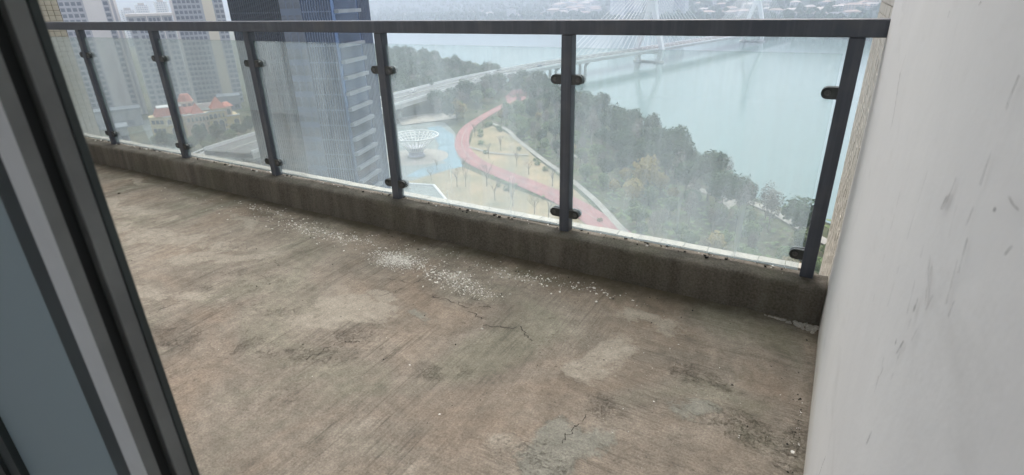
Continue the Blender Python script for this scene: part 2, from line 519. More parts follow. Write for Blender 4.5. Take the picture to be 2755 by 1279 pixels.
M['leaf_green'] = m_leaf('green leaf', (0.095, 0.135, 0.06), (0.22, 0.245, 0.12))
M['leaf_olive'] = m_leaf('olive yellow leaf', (0.22, 0.18, 0.07), (0.36, 0.28, 0.12))
M['leaf_grey'] = m_leaf('grey twigs', (0.13, 0.12, 0.105), (0.22, 0.20, 0.175))
M['tower_glass'] = mat('blue curtain wall', (0.20, 0.30, 0.52), 0.2, 0.15, 0.08, metal=0.65)
M['tower_dark'] = mat('dark curtain wall', (0.10, 0.14, 0.23), 0.2, 0.2, 0.1, metal=0.65)
M['tower_mid'] = mat('grey blue cladding', (0.15, 0.185, 0.26), 0.5, 0.15, 0.1)
M['tower_fin'] = mat('fin', (0.02, 0.026, 0.04), 0.5, 0.1)
M['ledge'] = mat('balcony ledge', (0.27, 0.30, 0.34), 0.7, 0.1, 0.3)
M['res_wall'] = mat('grey render', (0.42, 0.435, 0.475), 0.8, 0.1, 0.08)
M['res_wall2'] = mat('mauve grey render', (0.46, 0.455, 0.50), 0.8, 0.1, 0.08)
M['res_pale'] = mat('pale render', (0.74, 0.69, 0.67), 0.8, 0.05, 0.05)
M['res_beige'] = mat('beige render', (0.74, 0.66, 0.53), 0.8, 0.05, 0.05)
M['win'] = mat('far window', (0.17, 0.19, 0.24), 0.4, 0.35, 0.3, spec=0.3)
M['kg_win'] = mat('kindergarten window', (0.07, 0.09, 0.13), 0.35, 0.3, 0.5)
M['yellow'] = mat('yellow render', (0.86, 0.70, 0.40), 0.8, 0.08, 0.3)
M['peach'] = mat('peach render', (0.84, 0.62, 0.48), 0.8, 0.08, 0.3)
M['red_roof'] = mat('orange red roof', (0.66, 0.24, 0.17), 0.7, 0.12, 0.5)
M['sun_wall'] = mat('cream trim', (0.72, 0.66, 0.54), 0.8, 0.05, 0.3)
M['far_white'] = m_windows('white tower with windows', (0.74, 0.73, 0.73), (0.30, 0.33, 0.38))
M['far_blue'] = m_windows('blue grey tower with windows', (0.40, 0.42, 0.48), (0.16, 0.18, 0.24))
M['far_low'] = m_windows('low white block with windows', (0.66, 0.63, 0.60), (0.30, 0.31, 0.33), 5, 3.3)
M['far_cream'] = m_windows('low cream block with windows', (0.60, 0.50, 0.40), (0.28, 0.27, 0.26), 5, 3.3)
M['far_grey'] = m_windows('low grey block with windows', (0.36, 0.36, 0.37), (0.18, 0.19, 0.21), 5, 3.3)
M['far_tile'] = mat('terracotta roof', (0.34, 0.25, 0.21), 0.85, 0.15, 0.05)
M['far_slate'] = mat('dark roof', (0.16, 0.16, 0.17), 0.85, 0.15, 0.05)
M['far_roof'] = mat('pale roof', (0.45, 0.40, 0.37), 0.85, 0.15, 0.05)

GZ, WZ = -60.0, -63.0

# ================================================================== the balcony
XL = -6.60                      # left end wall
CURB_Y, CURB_Z = -0.10, 0.169
BACK_Y = -2.15

# ---- floor slab with real unevenness; masks say where the screed was patched, stained, pitted, or shaded along the curb
def fl(px, py):
    p = gp(px, py, 0.0)
    return p.x, p.y
nx, ny = 660, 206
gx = np.linspace(XL - 0.05, 0.06, nx)
gy = np.linspace(BACK_Y - 0.1, CURB_Y + 0.06, ny)
X, Y = np.meshgrid(gx, gy, indexing='ij')
wx = X + 0.16 * (fbm(X * 5, Y * 5, 3) - 0.5)
wy = Y + 0.16 * (fbm(X * 5, Y * 5, 9) - 0.5)
def blob(px, py, rx, ry, ang=0.0, hard=1.0):
    cx, cyy = fl(px, py)
    a = R_(ang)
    u = ((wx - cx) * math.cos(a) + (wy - cyy) * math.sin(a)) / rx
    v = (-(wx - cx) * math.sin(a) + (wy - cyy) * math.cos(a)) / ry
    return np.clip(1.15 - 0.6 * np.sqrt(u * u + v * v) * hard, 0, 1)
mk = {k: np.zeros_like(X) for k in ('light', 'cool', 'dark', 'moss', 'pit', 'along', 'chalk')}
def add(ch, *a, s=1.0, **k):
    mk[ch] = np.maximum(mk[ch], s * blob(*a, **k))
add('light', 880, 775, 0.17, 0.085, 10); add('light', 800, 800, 0.13, 0.06, 30); add('light', 955, 745, 0.07, 0.05)
add('light', 560, 655, 0.26, 0.07, 20); add('light', 420, 600, 0.5, 0.12, 10, s=0.8); add('light', 345, 458, 0.16, 0.035, 0)
add('light', 1515, 895, 0.045, 0.085, 0); add('light', 1455, 935, 0.06, 0.06, 40, s=0.9); add('light', 1650, 815, 0.16, 0.06, 0, s=0.85)
add('light', 360, 740, 0.4, 0.08, 15, s=0.75); add('light', 620, 560, 0.35, 0.05, 0, s=0.7); add('light', 1180, 700, 0.1, 0.05, 0, s=0.6)
add('light', 300, 520, 0.6, 0.09, 0, s=0.72); add('light', 1250, 1120, 0.12, 0.05, 0, s=0.6)
add('cool', 1440, 1110, 0.10, 0.10, 0); add('cool', 1385, 1170, 0.09, 0.07, 0); add('cool', 1720, 1020, 0.10, 0.05, 0, s=0.8); add('cool', 1080, 800, 0.2, 0.05, 0, s=0.6)
add('dark', 1100, 620, 0.5, 0.07, 0, s=0.7); add('dark', 1880, 985, 0.012, 0.012, 0); add('dark', 1560, 740, 0.5, 0.08, 0, s=0.7)
add('dark', 2020, 1100, 0.03, 0.10, 0, s=0.75); add('dark', 700, 545, 0.7, 0.07, 0, s=0.6); add('dark', 930, 830, 0.12, 0.02, 0, s=0.55)
add('dark', 1940, 880, 0.10, 0.16, 0, s=0.55); add('dark', 500, 490, 0.8, 0.05, 0, s=0.5); add('dark', 1750, 960, 0.12, 0.06, 0, s=0.5)
add('moss', 1330, 690, 0.3, 0.06, 0, s=0.9); add('moss', 1960, 850, 0.16, 0.10, 0, s=0.8); add('moss', 1250, 640, 0.5, 0.05, 0, s=0.7); add('moss', 1900, 1040, 0.1, 0.2, 0, s=0.5)
add('pit', 800, 890, 0.16, 0.06, 20); add('pit', 880, 850, 0.1, 0.05, 0); add('pit', 620, 695, 0.2, 0.05, 10, s=0.8); add('pit', 1490, 1010, 0.06, 0.03, 0)
add('pit', 1100, 940, 0.08, 0.04, 0); add('pit', 1190, 930, 0.05, 0.03, 0); add('pit', 520, 720, 0.25, 0.05, 15, s=0.6); add('pit', 1740, 940, 0.12, 0.05, 0, s=0.8)
add('pit', 1900, 1090, 0.15, 0.06, 0, s=0.8); add('pit', 1350, 1150, 0.14, 0.05, 0, s=0.7); add('pit', 2000, 1130, 0.05, 0.12, 0); add('pit', 700, 780, 0.25, 0.05, 12, s=0.65)
add('pit', 480, 850, 0.3, 0.06, 12, s=0.7); add('pit', 1180, 760, 0.14, 0.03, 0, s=0.9)
for a_ in [(1005, 652, 0.16, 0.065), (790, 580, 0.3, 0.07), (1140, 705, 0.16, 0.07), (880, 600, 0.3, 0.07), (1300, 695, 0.22, 0.05), (700, 535, 0.3, 0.05)]: add('chalk', *a_)
mk['dark'] = np.maximum(mk['dark'], np.clip(0.95 - np.abs(Y - CURB_Y) / (0.045 + 0.10 * fbm(X * 2.2, Y * 0 + 3, 21)) * 0.8, 0, 1))  # strip at the curb foot: dirt, with the shade of the curb painted in
mk['moss'] = np.maximum(mk['moss'], np.clip(0.8 - np.abs(Y - CURB_Y) / 0.35, 0, 1) * (fbm(X * 1.5, Y * 2, 41) > 0.45))
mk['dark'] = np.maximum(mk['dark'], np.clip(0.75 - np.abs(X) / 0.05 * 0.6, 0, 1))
xa, ya = fl(1500, 900)
mk['along'] = 1 / (1 + np.exp(-(wx - (xa + 0.02 + 0.25 * (wy - ya))) / 0.03))
Z = 0.010 * (fbm(X * 1.3, Y * 1.3, 61) - 0.5) + 0.006 * (fbm(X * 6, Y * 6, 71) - 0.5)
Z += 0.003 / (1 + np.exp(-(mk['light'] - 0.5) * 14)) + 0.0035 / (1 + np.exp(-(mk['cool'] - 0.5) * 14)) - 0.002 * mk['pit'] * fbm(X * 40, Y * 40, 81)
Z += 0.012 * np.clip(1 - np.abs(Y - CURB_Y) / 0.03, 0, 1) * fbm(X * 14, Y * 14, 91)
verts = np.stack([X, Y, Z], -1).reshape(-1, 3)
i, j = np.meshgrid(np.arange(nx - 1), np.arange(ny - 1), indexing='ij')
a = (i * ny + j).ravel()
quads = np.stack([a, a + ny, a + ny + 1, a + 1], 1)
me = bpy.data.meshes.new('balcony_floor')
me.from_pydata(verts.tolist(), [], quads.tolist())
me.polygons.foreach_set('use_smooth', [True] * len(quads))
for k, v in mk.items():
    at = me.attributes.new(k, 'FLOAT', 'POINT')
    at.data.foreach_set('value', v.ravel().astype(np.float32))
me.materials.append(M['floor'])
floor = link('balcony_floor', me)
tag(floor, kind='structure')
def floor_z(x, y):
    ii = int(np.clip(np.searchsorted(gx, x), 0, nx - 1)); jj = int(np.clip(np.searchsorted(gy, y), 0, ny - 1))
    return float(Z[ii, jj])

def wander(pts, n, amp, seed):
    r = random.Random(seed)
    out = []
    for k in range(len(pts) - 1):
        for q in range(n):
            f = q / n
            out.append([pts[k][c] * (1 - f) + pts[k + 1][c] * f + (r.uniform(-amp, amp) if (k or q) else 0) for c in range(2)])
    out.append(list(pts[-1]))
    return out
cr = MB()
def crack(pxs, wd, seed):
    p = wander([fl(*q) for q in pxs], 9, 0.011, seed)
    r = random.Random(seed + 5)
    for k in range(len(p) - 1):
        (x0, y0), (x1, y1) = p[k], p[k + 1]
        L = math.hypot(x1 - x0, y1 - y0) or 1
        nx_, ny_ = -(y1 - y0) / L, (x1 - x0) / L
        if r.random() < 0.18: continue
        w0, w1 = wd * r.uniform(0.3, 1), wd * r.uniform(0.3, 1)
        z0, z1 = floor_z(x0, y0) + 0.0012, floor_z(x1, y1) + 0.0012
        cr.face([(x0 - nx_ * w0, y0 - ny_ * w0, z0), (x1 - nx_ * w1, y1 - ny_ * w1, z1), (x1 + nx_ * w1, y1 + ny_ * w1, z1), (x0 + nx_ * w0, y0 + ny_ * w0, z0)])
crack([(1215, 820), (1310, 825), (1340, 858)], 0.0024, 1)
crack([(1150, 760), (1235, 775)], 0.002, 2)
crack([(1415, 1120), (1440, 1080), (1475, 1045)], 0.002, 3)
crack([(1090, 745), (1160, 765), (1210, 805)], 0.002, 31)
crack([(600, 545), (680, 560)], 0.0025, 4)
crack([(960, 745), (1010, 725)], 0.002, 5)
crack([(970, 700), (1030, 712), (1090, 700), (1140, 680)], 0.0018, 6)
crack([(375, 790), (450, 765)], 0.003, 7)
crack([(690, 655), (705, 670)], 0.002, 8)
crack([(760, 910), (850, 860), (905, 860)], 0.002, 9)
tag(cr.build('floor_crack', M['crack'], floor), kind='stuff')

# ---- the block that carries the balcony, back wall, ceiling slab and the room behind the camera
b = MB().box(-9.0, 4.0, -14.0, 0.34, -59.98, -0.24)
tag(b.build('apartment_building', M['res_pale']), 'pale apartment block carrying the balcony high above the park', 'building')
b = MB().box(XL - 0.3, 0.3, BACK_Y - 0.1, 0.20, -0.235, -0.03)
tag(b.build('balcony_slab', M['curb']), 'concrete slab under the balcony floor', 'slab')
CEIL = 5.6
b = MB().box(XL - 0.4, 0.4, -6.0, 0.30, CEIL, CEIL + 0.2)
tag(b.build('balcony_ceiling', M['plaster']), 'plastered underside of the slab above the balcony', 'ceiling')
b = MB()
b.box(XL - 0.3, -1.28, BACK_Y - 0.2, BACK_Y - 0.003, -0.03, CEIL - 0.002)
b.box(-1.28, 0.0, BACK_Y - 0.2, BACK_Y - 0.003, 2.42, CEIL - 0.002)
tag(b.build('back_wall', M['plaster']), 'plastered wall around the sliding door', 'wall')
b = MB()
b.box(XL - 0.3, -5.0, -6.0, -5.85, -0.1, CEIL - 0.002)
b.box(-5.0, -0.5, -6.0, -5.85, -0.1, 0.5)
b.box(-5.0, -0.5, -6.0, -5.85, 2.7, CEIL - 0.002)  # unseen opening in the rear wall, added to let daylight into the room
b.box(-0.5, 0.02, -6.0, -5.85, -0.1, CEIL - 0.002)
b.box(XL - 0.3, XL - 0.15, -5.849, BACK_Y - 0.201, -0.1, CEIL - 0.002)
b.box(XL - 0.149, -0.001, -5.849, BACK_Y - 0.201, 2.8, 2.9)
b.box(XL - 0.149, -0.001, -5.849, BACK_Y - 0.11, -0.1, -0.012)
tag(b.build('room_shell', M['plaster']), 'bare plastered room behind the sliding door', 'room')

# ---- right side wall, white plaster with a ragged outer edge
def ragged(n, amp, seed, base):
    r = random.Random(seed)
    v, out = 0, []
    for k in range(n):
        v = 0.7 * v + r.uniform(-amp, amp)
        out.append(base + v)
    return out
NZ, NY = 150, 60
ed = ragged(NZ + 1, 0.0045, 5, 0.012)
vs_, fs_, low_tint = [], [], []
for k in range(NZ + 1):
    z = -0.03 + (CEIL + 0.02) * (k / NZ) ** 1.8
    for q in range(NY + 1):
        f = 1 - (1 - q / NY) ** 1.6
        y = -6.0 + f * (ed[k] + 6.0)
        bul = 0.004 * (float(fbm(np.array(y * 1.7), np.array(z * 1.7), 5)) - 0.5)
        if q == NY: bul = 0.004
        vs_.append((bul, y, z))
        low_tint.append(max(0.0, 1 - z / (0.10 + 0.12 * float(vnoise(np.array(y * 2.0), np.array(0.0), 4)))) * 0.8 + 0.35 * max(0.0, 1 - abs(y + 0.02) / 0.12) * max(0, 1 - z / 0.9))
for k in range(NZ):
    for q in range(NY):
        a = k * (NY + 1) + q
        fs_.append((a, a + NY + 1, a + NY + 2, a + 1))
nb = len(vs_)                                     # thickness: edge return and back
for k in range(NZ + 1):
    vs_.append((0.20, ed[k], vs_[k * (NY + 1)][2])); low_tint.append(0)
for k in range(NZ):
    a = k * (NY + 1) + NY
    fs_.append((a, a + NY + 1, nb + k + 1, nb + k))
for k in range(NZ + 1):
    vs_.append((0.20, -6.0, vs_[k * (NY + 1)][2])); low_tint.append(0)
for k in range(NZ):
    fs_.append((nb + k, nb + k + 1, nb + NZ + 1 + k + 1, nb + NZ + 1 + k))
me = bpy.data.meshes.new('plaster_wall')
me.from_pydata(vs_, [], fs_)
me.polygons.foreach_set('use_smooth', [q < NZ * NY for q in range(len(fs_))])
at = me.attributes.new('low_tint', 'FLOAT', 'POINT')
at.data.foreach_set('value', [min(1.0, d) for d in low_tint])
me.materials.append(M['plaster'])
wallR = link('plaster_wall', me)
tag(wallR, 'white plastered wall with dark scratches meeting the end of the handrail', 'wall')
# scratches and scuffs: thin marks on the plaster (photo print coordinates -> points of the wall plane)
sm = [MB(), MB()]
def mark(pts, wd, seed, gaps=0.25, which=0):
    P = [on_x(a, b_, 0.0) for a, b_ in pts]
    r = random.Random(seed)
    seq = []
    for k in range(len(P) - 1):
        L = (P[k + 1] - P[k]).length
        n = max(2, int(L / 0.012))
        for q in range(n):
            seq.append(P[k].lerp(P[k + 1], q / n) + Vector((0, r.uniform(-1, 1), r.uniform(-1, 1))) * 0.0009)
    seq.append(P[-1])
    d = (P[-1] - P[0]).normalized()
    nrm = Vector((0, -d.z, d.y))
    on = True
    for k in range(len(seq) - 1):
        if r.random() < gaps: on = not on
        if not on: continue
        w0, w1 = 1.3 * wd * r.uniform(0.2, 1), 1.3 * wd * r.uniform(0.2, 1)
        o = Vector((-0.0026, 0, 0))
        sm[which].face([seq[k] - nrm * w0 + o, seq[k + 1] - nrm * w1 + o, seq[k + 1] + nrm * w1 + o, seq[k] + nrm * w0 + o])
mark([(2282, 140), (2268, 185), (2252, 290), (2240, 345)], 0.0016, 1, 0.06)
mark([(2413, 450), (2398, 490), (2378, 530)], 0.0014, 2, 0.05, 1); mark([(2390, 495), (2374, 528)], 0.0009, 33, 0.15)
mark([(2575, 190), (2548, 255), (2535, 300), (2520, 345), (2505, 385)], 0.0009, 3, 0.3)
mark([(2520, 345), (2490, 420), (2460, 520), (2440, 570)], 0.0006, 4, 0.5); mark([(2455, 560), (2420, 690)], 0.0007, 5, 0.5)
mark([(2500, 545), (2470, 620)], 0.0006, 6, 0.5); mark([(2438, 580), (2380, 800)], 0.0006, 7, 0.6)
mark([(2514, 526), (2511, 534)], 0.0018, 8, 0)
mark([(2355, 640), (2290, 830), (2240, 980)], 0.0006, 9, 0.55); mark([(2310, 770), (2300, 800)], 0.0014, 10, 0.2)
mark([(2410, 760), (2395, 800)], 0.0006, 11, 0.1); mark([(2280, 860), (2262, 890), (2250, 935)], 0.0012, 12, 0.35)
mark([(2262, 855), (2258, 870)], 0.0018, 13, 0.1); mark([(2232, 905), (2222, 945)], 0.0009, 14, 0.3); mark([(2200, 1085), (2185, 1120)], 0.0009, 15, 0.05)
mark([(2080, 1150), (2062, 1200)], 0.0010, 16, 0.05); mark([(2330, 620), (2262, 900)], 0.0005, 17, 0.6); mark([(2300, 560), (2210, 870)], 0.0005, 18, 0.35)
mark([(2395, 30), (2390, 45)], 0.001, 19, 0.1); mark([(2476, 5), (2470, 15)], 0.0008, 20, 0); mark([(2235, 880), (2200, 1010)], 0.0006, 21, 0.65)
mark([(2560, 620), (2500, 690)], 0.0006, 22, 0.6); mark([(2550, 500), (2575, 530)], 0.0008, 23, 0.1, 1)
mark([(2270, 480), (2235, 620), (2200, 760)], 0.0005, 24, 0.4); mark([(2415, 520), (2395, 600)], 0.0006, 25, 0.3, 1); mark([(2340, 430), (2300, 560)], 0.0006, 26, 0.4, 1)
mark([(2348, 645), (2335, 770)], 0.0011, 27, 0.35, 1); mark([(2375, 700), (2300, 860)], 0.0008, 28, 0.5, 1)
tag(sm[0].build('scratch_marks', M['scuff'], wallR), kind='stuff')
tag(sm[1].build('faint_scuffs', M['scuff_grey'], wallR), kind='stuff')

# ---- tiled outer run of the right wall, beyond the railing
tr_ = thing('tiled_side_wall', (0, 0, -0.6), 'pale tiled wall running outward past the right end of the railing', 'wall')
MB().box(0.012, 0.19, 0.03, 1.26, 0.0, CEIL + 0.59).build('backing', M['grout'], tr_)
MB().box(0.0135, 0.10, 0.006, 0.0299, 0.58, CEIL + 0.59).build('joint_gap', M['dirt'], tr_)
tm = MB().box(0.0, 0.007, -0.0236, 0.0236, -0.0211, 0.0211).mesh('square_tile', M['tile_pale'])
up = MB()
for r_ in range(130):
    for c in range(24):
        y, z = 0.056 + c * 0.0515, 0.03 + r_ * 0.0455
        if c < 11 and 16 <= r_ < 43:
            o = link('tile', tm, tr_); o.location = (0.005 + rnd.uniform(0, 0.0015), y, z)
        else:
            f = 0.005 + rnd.uniform(0, 0.0015)
            up.box(f, f + 0.007, y - 0.0236, y + 0.0236, z - 0.0211, z + 0.0211)
tag(up.build('outer_tiles', M['tile_pale'], tr_), kind='stuff')

# ---- left end wall: beige square tiles outside, plaster inside
lw = thing('tiled_wall', (XL, 0, -0.3), 'beige square-tiled wall at the far end of the balcony', 'wall')
MB().box(-0.25, -0.006, -0.06, 0.412, 0.0, CEIL + 0.29).build('backing', M['grout'], lw)
MB().box(-0.25, 0.0, -2.36, -0.0601, 0.2, CEIL + 0.29).build('plaster_face', M['plaster'], lw)
tm = MB().box(-0.006, 0.0, -0.0238, 0.0238, -0.0212, 0.0212).mesh('square_tile', M['tile'])
for r_ in range(31):
    for c in range(9):
        o = link('tile', tm, lw)
        o.location = (rnd.uniform(0, 0.0012), -0.032 + c * 0.0515, 0.33 + r_ * 0.0455)
far_t = MB()
for r_ in range(31, 120):
    for c in range(9):
        far_t.box(-0.006, rnd.uniform(0, 0.0012), -0.0558 + c * 0.0515, -0.0082 + c * 0.0515, 0.3088 + r_ * 0.0455, 0.3512 + r_ * 0.0455)
tag(far_t.build('upper_tiles', M['tile'], lw), kind='stuff')

# ---- curb with chipped edges, pale tile ledge outside the glass
curb = thing('concrete_curb', (0, 0, 0), 'rough stained concrete curb under the glass railing', 'curb')
n = 330
xs = np.linspace(XL + 0.001, -0.004, n)
prof = [(-0.004 + CURB_Y, -0.02), (CURB_Y, 0.03), (CURB_Y + 0.002, 0.10), (CURB_Y + 0.002, CURB_Z - 0.022), (CURB_Y + 0.007, CURB_Z - 0.007), (CURB_Y + 0.018, CURB_Z), (-0.05, CURB_Z + 0.002), (0.012, CURB_Z + 0.001), (0.034, CURB_Z - 0.001), (0.036, 0.0)]
V, F = [], []
for ii, x in enumerate(xs):
    for jj, (y, z) in enumerate(prof):
        k = 0.011 if 0 < jj < 9 else 0.0
        dy = k * (float(fbm(np.array(x * 4.0), np.array(jj * 0.8), 15)) - 0.5) + 0.006 * (float(fbm(np.array(x * 30.0), np.array(jj * 1.3), 25)) - 0.5)
        dz = 0.007 * (float(fbm(np.array(x * 9.0), np.array(jj * 0.9), 35)) - 0.5) + 0.006 * (float(fbm(np.array(x * 45.0), np.array(jj * 2.0), 45)) - 0.5)
        V.append((x, y + dy, z + (dz if jj > 0 else 0)))
m_ = len(prof)
for ii in range(n - 1):
    for jj in range(m_ - 1):
        a = ii * m_ + jj
        F.append((a, a + m_, a + m_ + 1, a + 1))
F.append(tuple(range(m_)))
F.append(tuple(range(n * m_ - 1, (n - 1) * m_ - 1, -1)))
me = bpy.data.meshes.new('curb_body')
me.from_pydata(V, [], F)
me.polygons.foreach_set('use_smooth', [True] * len(F))
me.materials.append(M['curb'])
link('curb_body', me, curb)
ct = MB().box(-0.052, 0.052, 0.0, 0.052, -0.012, 0.0).mesh('ledge_tile', M['tile_pale'])
for q in range(61):
    o = link('ledge_tile', ct, curb)
    o.location = (-0.115 - q * 0.1065, 0.0385 + rnd.uniform(-0.001, 0.001), CURB_Z + 0.007 + rnd.uniform(-0.0015, 0.0015))
MB().box(XL, -0.06, 0.037, 0.086, -0.03, CURB_Z - 0.009).build('outer_face', M['tile_pale'], curb)
# silicone and mortar crumbs along the foot of the glass
cb = MB()
for q in range(420):
    x = rnd.uniform(XL + 0.1, -0.08); s_ = 0.0012 + 0.006 * rnd.random() ** 3
    y = rnd.gauss(0.004, 0.016)
    cb.box(-s_, s_, -s_ * 0.8, s_ * 0.8, -s_ * 0.3, s_ * 0.5, 0 if rnd.random() < 0.35 else 1, Matrix.Translation((x, y, CURB_Z + 0.004)) @ Matrix.Rotation(rnd.uniform(0, 3), 4, 'Z') @ Matrix.Rotation(rnd.uniform(-0.5, 0.5), 4, 'X'))
tag(cb.build('joint_crumbs', [M['flake'], M['dirt']], curb), kind='stuff')

# ---- railing
rail = thing('balcony_railing', (0, 0, CURB_Z), 'dark grey metal railing with dusty glass panes along the balcony edge', 'railing')
posts = [-0.083 - 1.0665 * k for k in range(7)]
posts = [-0.083, -1.167, -2.255, -3.335, -4.381, -5.4194, -6.47]
RZ0, RZ1 = 1.0914, 1.15
def lb(x0, x1, y0, y1, z0, z1): return MB().box(x0, x1, y0, y1, z0 - CURB_Z, z1 - CURB_Z)
lb(XL + 0.002, 0.004, -0.035, 0.035, RZ0, RZ1).build('top_rail', M['metal'], rail, bevel=0.004)
for x in posts:
    p = lb(x - 0.025, x + 0.025, -0.025, 0.025, CURB_Z - 0.01, RZ0 - 0.001).build('post', M['metal'], rail, bevel=0.003)
GT, GB = 1.036, 0.186
for k in range(6):
    x0, x1 = posts[k + 1] + 0.034, posts[k] - 0.034
    g = MB().box(x0, x1, -0.004, 0.004, GB - CURB_Z, GT - CURB_Z)
    g.m = [1, 1, 0, 1, 0, 1]
    g.build('glass_pane', [M['glass'], M['glass_edge']], rail)
g = MB().box(XL + 0.012, posts[6] - 0.034, -0.004, 0.004, GB - CURB_Z, GT - CURB_Z); g.m = [1, 1, 0, 1, 0, 1]
g.build('glass_pane', [M['glass'], M['glass_edge']], rail)
# half-round clips
def clip_mesh(sgn, y0, y1):
    r, L = 0.021, 0.052
    pts = [(0.0, -r), (L - r, -r)] + [(L - r + r * math.sin(t), -r * math.cos(t)) for t in [math.pi * q / 10 for q in range(1, 10)]] + [(L - r, r), (0.0, r)]
    mb = MB()
    pts = [(sgn * p[0], p[1]) for p in pts]
    k = len(pts)
    n0 = len(mb.v)
    mb.v += [(p[0], y0, p[1]) for p in pts] + [(p[0], y1, p[1]) for p in pts]
    for q in range(k):
        j_ = (q + 1) % k
        mb.f.append((q, j_, k + j_, k + q)); mb.m.append(0)
    mb.f.append(tuple(range(k - 1, -1, -1))); mb.m.append(0)
    mb.f.append(tuple(range(k, 2 * k))); mb.m.append(0)
    return mb.mesh('clip', M['clip'])
cm = {(s_, f_): clip_mesh(s_, *((-0.021, -0.0045) if f_ else (0.0045, 0.018))) for s_ in (1, -1) for f_ in (0, 1)}
bm_ = MB()
bm_.tube((0, -0.0245, 0), (0, -0.0205, 0), 0.010, 0.0105, 16)
bm_.tube((0, -0.0262, 0), (0, -0.0245, 0), 0.0055, 0.0065, 6)
bolt_me = bm_.mesh('bolt', M['bolt'])
for k, x in enumerate(posts):
    for z in (0.262, 0.902):
        for s_ in (1, -1):
            if k == 0 and s_ == 1: continue
            for f_ in (1, 0):
                o = link('glass_clip', cm[(s_, f_)], rail)
                o.location = (x + s_ * 0.0252, 0, z - CURB_Z)
                if f_:
                    q = link('bolt', bolt_me, o); q.location = (s_ * 0.031, 0, 0)

# ---- debris on the floor
fk = MB()
def flakes(px, py, sx, sy, n_, smin, smax, ang=0.0, mi=0):
    cx, cyy = fl(px, py)
    a = R_(ang)
    for q in range(n_):
        u, v = rnd.gauss(0, sx), rnd.gauss(0, sy)
        x, y = cx + u * math.cos(a) - v * math.sin(a), cyy + u * math.sin(a) + v * math.cos(a)
        if y > CURB_Y - 0.012 or x > -0.02: continue
        s_ = 0.85 * (smin + (smax - smin) * rnd.random() ** 4)
        z = floor_z(x, y) + 0.0008
        t0 = rnd.uniform(0, 6.28)
        k = rnd.choice((3, 4, 5))
        tl = (rnd.uniform(-0.35, 0.35), rnd.uniform(-0.35, 0.35))
        top = []
        for c in range(k):
            t = t0 + 6.28 * c / k + rnd.uniform(-0.4, 0.4)
            r_ = s_ * rnd.uniform(0.55, 1.1)
            dx, dy = r_ * math.cos(t), r_ * math.sin(t)
            top.append((x + dx, y + dy, z + s_ * 0.25 + tl[0] * dx + tl[1] * dy))
        n0 = len(fk.v)
        fk.v += top + [(p[0], p[1], p[2] - s_ * 0.22) for p in top]
        fk.f.append(tuple(n0 + c for c in range(k))); fk.m.append(mi)
        for c in range(k):
            fk.f.append((n0 + k + c, n0 + k + (c + 1) % k, n0 + (c + 1) % k, n0 + c)); fk.m.append(mi)
flakes(1005, 652, 0.085, 0.035, 1500, 0.0015, 0.008, 0); flakes(985, 660, 0.06, 0.03, 1000, 0.00125, 0.0048, 0)
flakes(790, 580, 0.22, 0.045, 420, 0.001875, 0.0096, 0); flakes(700, 535, 0.20, 0.03, 160, 0.001875, 0.0096, 0); flakes(880, 600, 0.18, 0.05, 260, 0.0015, 0.008)
flakes(1130, 700, 0.09, 0.04, 420, 0.0015, 0.0096, 0); flakes(1180, 730, 0.08, 0.03, 350, 0.0015, 0.0064, 0); flakes(1280, 690, 0.16, 0.04, 220, 0.0015, 0.0088, 0)
flakes(1440, 715, 0.14, 0.025, 150, 0.0015, 0.0096, 0); flakes(1060, 630, 0.2, 0.05, 160, 0.0015, 0.008, 0); flakes(1340, 700, 0.05, 0.02, 60, 0.001875, 0.0096)
flakes(560, 520, 0.4, 0.06, 90, 0.0015, 0.008); flakes(900, 800, 1.2, 0.5, 160, 0.00125, 0.0056); flakes(1700, 1000, 0.35, 0.25, 60, 0.00125, 0.00448)
flakes(2025, 1075, 0.012, 0.06, 70, 0.0015, 0.0096); flakes(1100, 640, 0.9, 0.10, 220, 0.00125, 0.0072, 0, 1); flakes(1300, 900, 1.0, 0.4, 160, 0.0015, 0.0064, 0, 1)
flakes(2010, 1100, 0.02, 0.12, 120, 0.00125, 0.0064, 0, 1)
tag(fk.build('paint_flakes', [M['flake'], M['dirt']]), 'scattered white paint flakes and grit on the concrete floor', 'debris', kind='stuff')
def pebble_mesh(seed, rx, ry, rz, m_, sub=2, amp=0.3):
    bm = bmesh.new()
    bmesh.ops.create_icosphere(bm, subdivisions=sub, radius=1.0)
    r = random.Random(seed)
    off = [r.uniform(0, 50) for _ in range(3)]
    from mathutils import noise as mn
    for v in bm.verts:
        k = 1 + amp * mn.fractal(v.co * 2.1 + Vector(off), 0.8, 2.2, 4)
        v.co = Vector((v.co.x * rx, v.co.y * ry, v.co.z * rz)) * k
    me = bpy.data.meshes.new('pebble')
    bm.to_mesh(me); bm.free()
    me.materials.append(m_)
    return me
for q, (a_, b_, s_, m_, lab) in enumerate([
        (1128, 696, 0.008, 'flake', 'larger white paint chip in the patch of fallen flakes'), (1052, 627, 0.007, 'curb', 'dark pebble behind the round patch of white flakes'),
        (1284, 741, 0.006, 'mortar', 'small grey stone at the right edge of the flake scatter'), (1500, 760, 0.006, 'flake', 'lone white chip on bare concrete right of the flakes'),
        (1535, 750, 0.005, 'mortar', 'small greenish pebble close to the curb'), (1455, 712, 0.006, 'flake', 'white chip near the foot of the curb below the middle post'),
        (300, 488, 0.012, 'curb', 'dark crumb on the floor near the sliding door'), (1213, 828, 0.006, 'mortar', 'small clod at the start of the floor crack')]):
    o = link('pebble' if 'chip' not in lab else 'paint_chip', pebble_mesh(q, s_, s_ * 0.8, s_ * 0.5, M[m_]))
    x, y = fl(a_, b_)
    o.location = (x, y, floor_z(x, y) + s_ * 0.35)
    tag(o, lab, 'pebble' if 'chip' not in lab else 'chip')
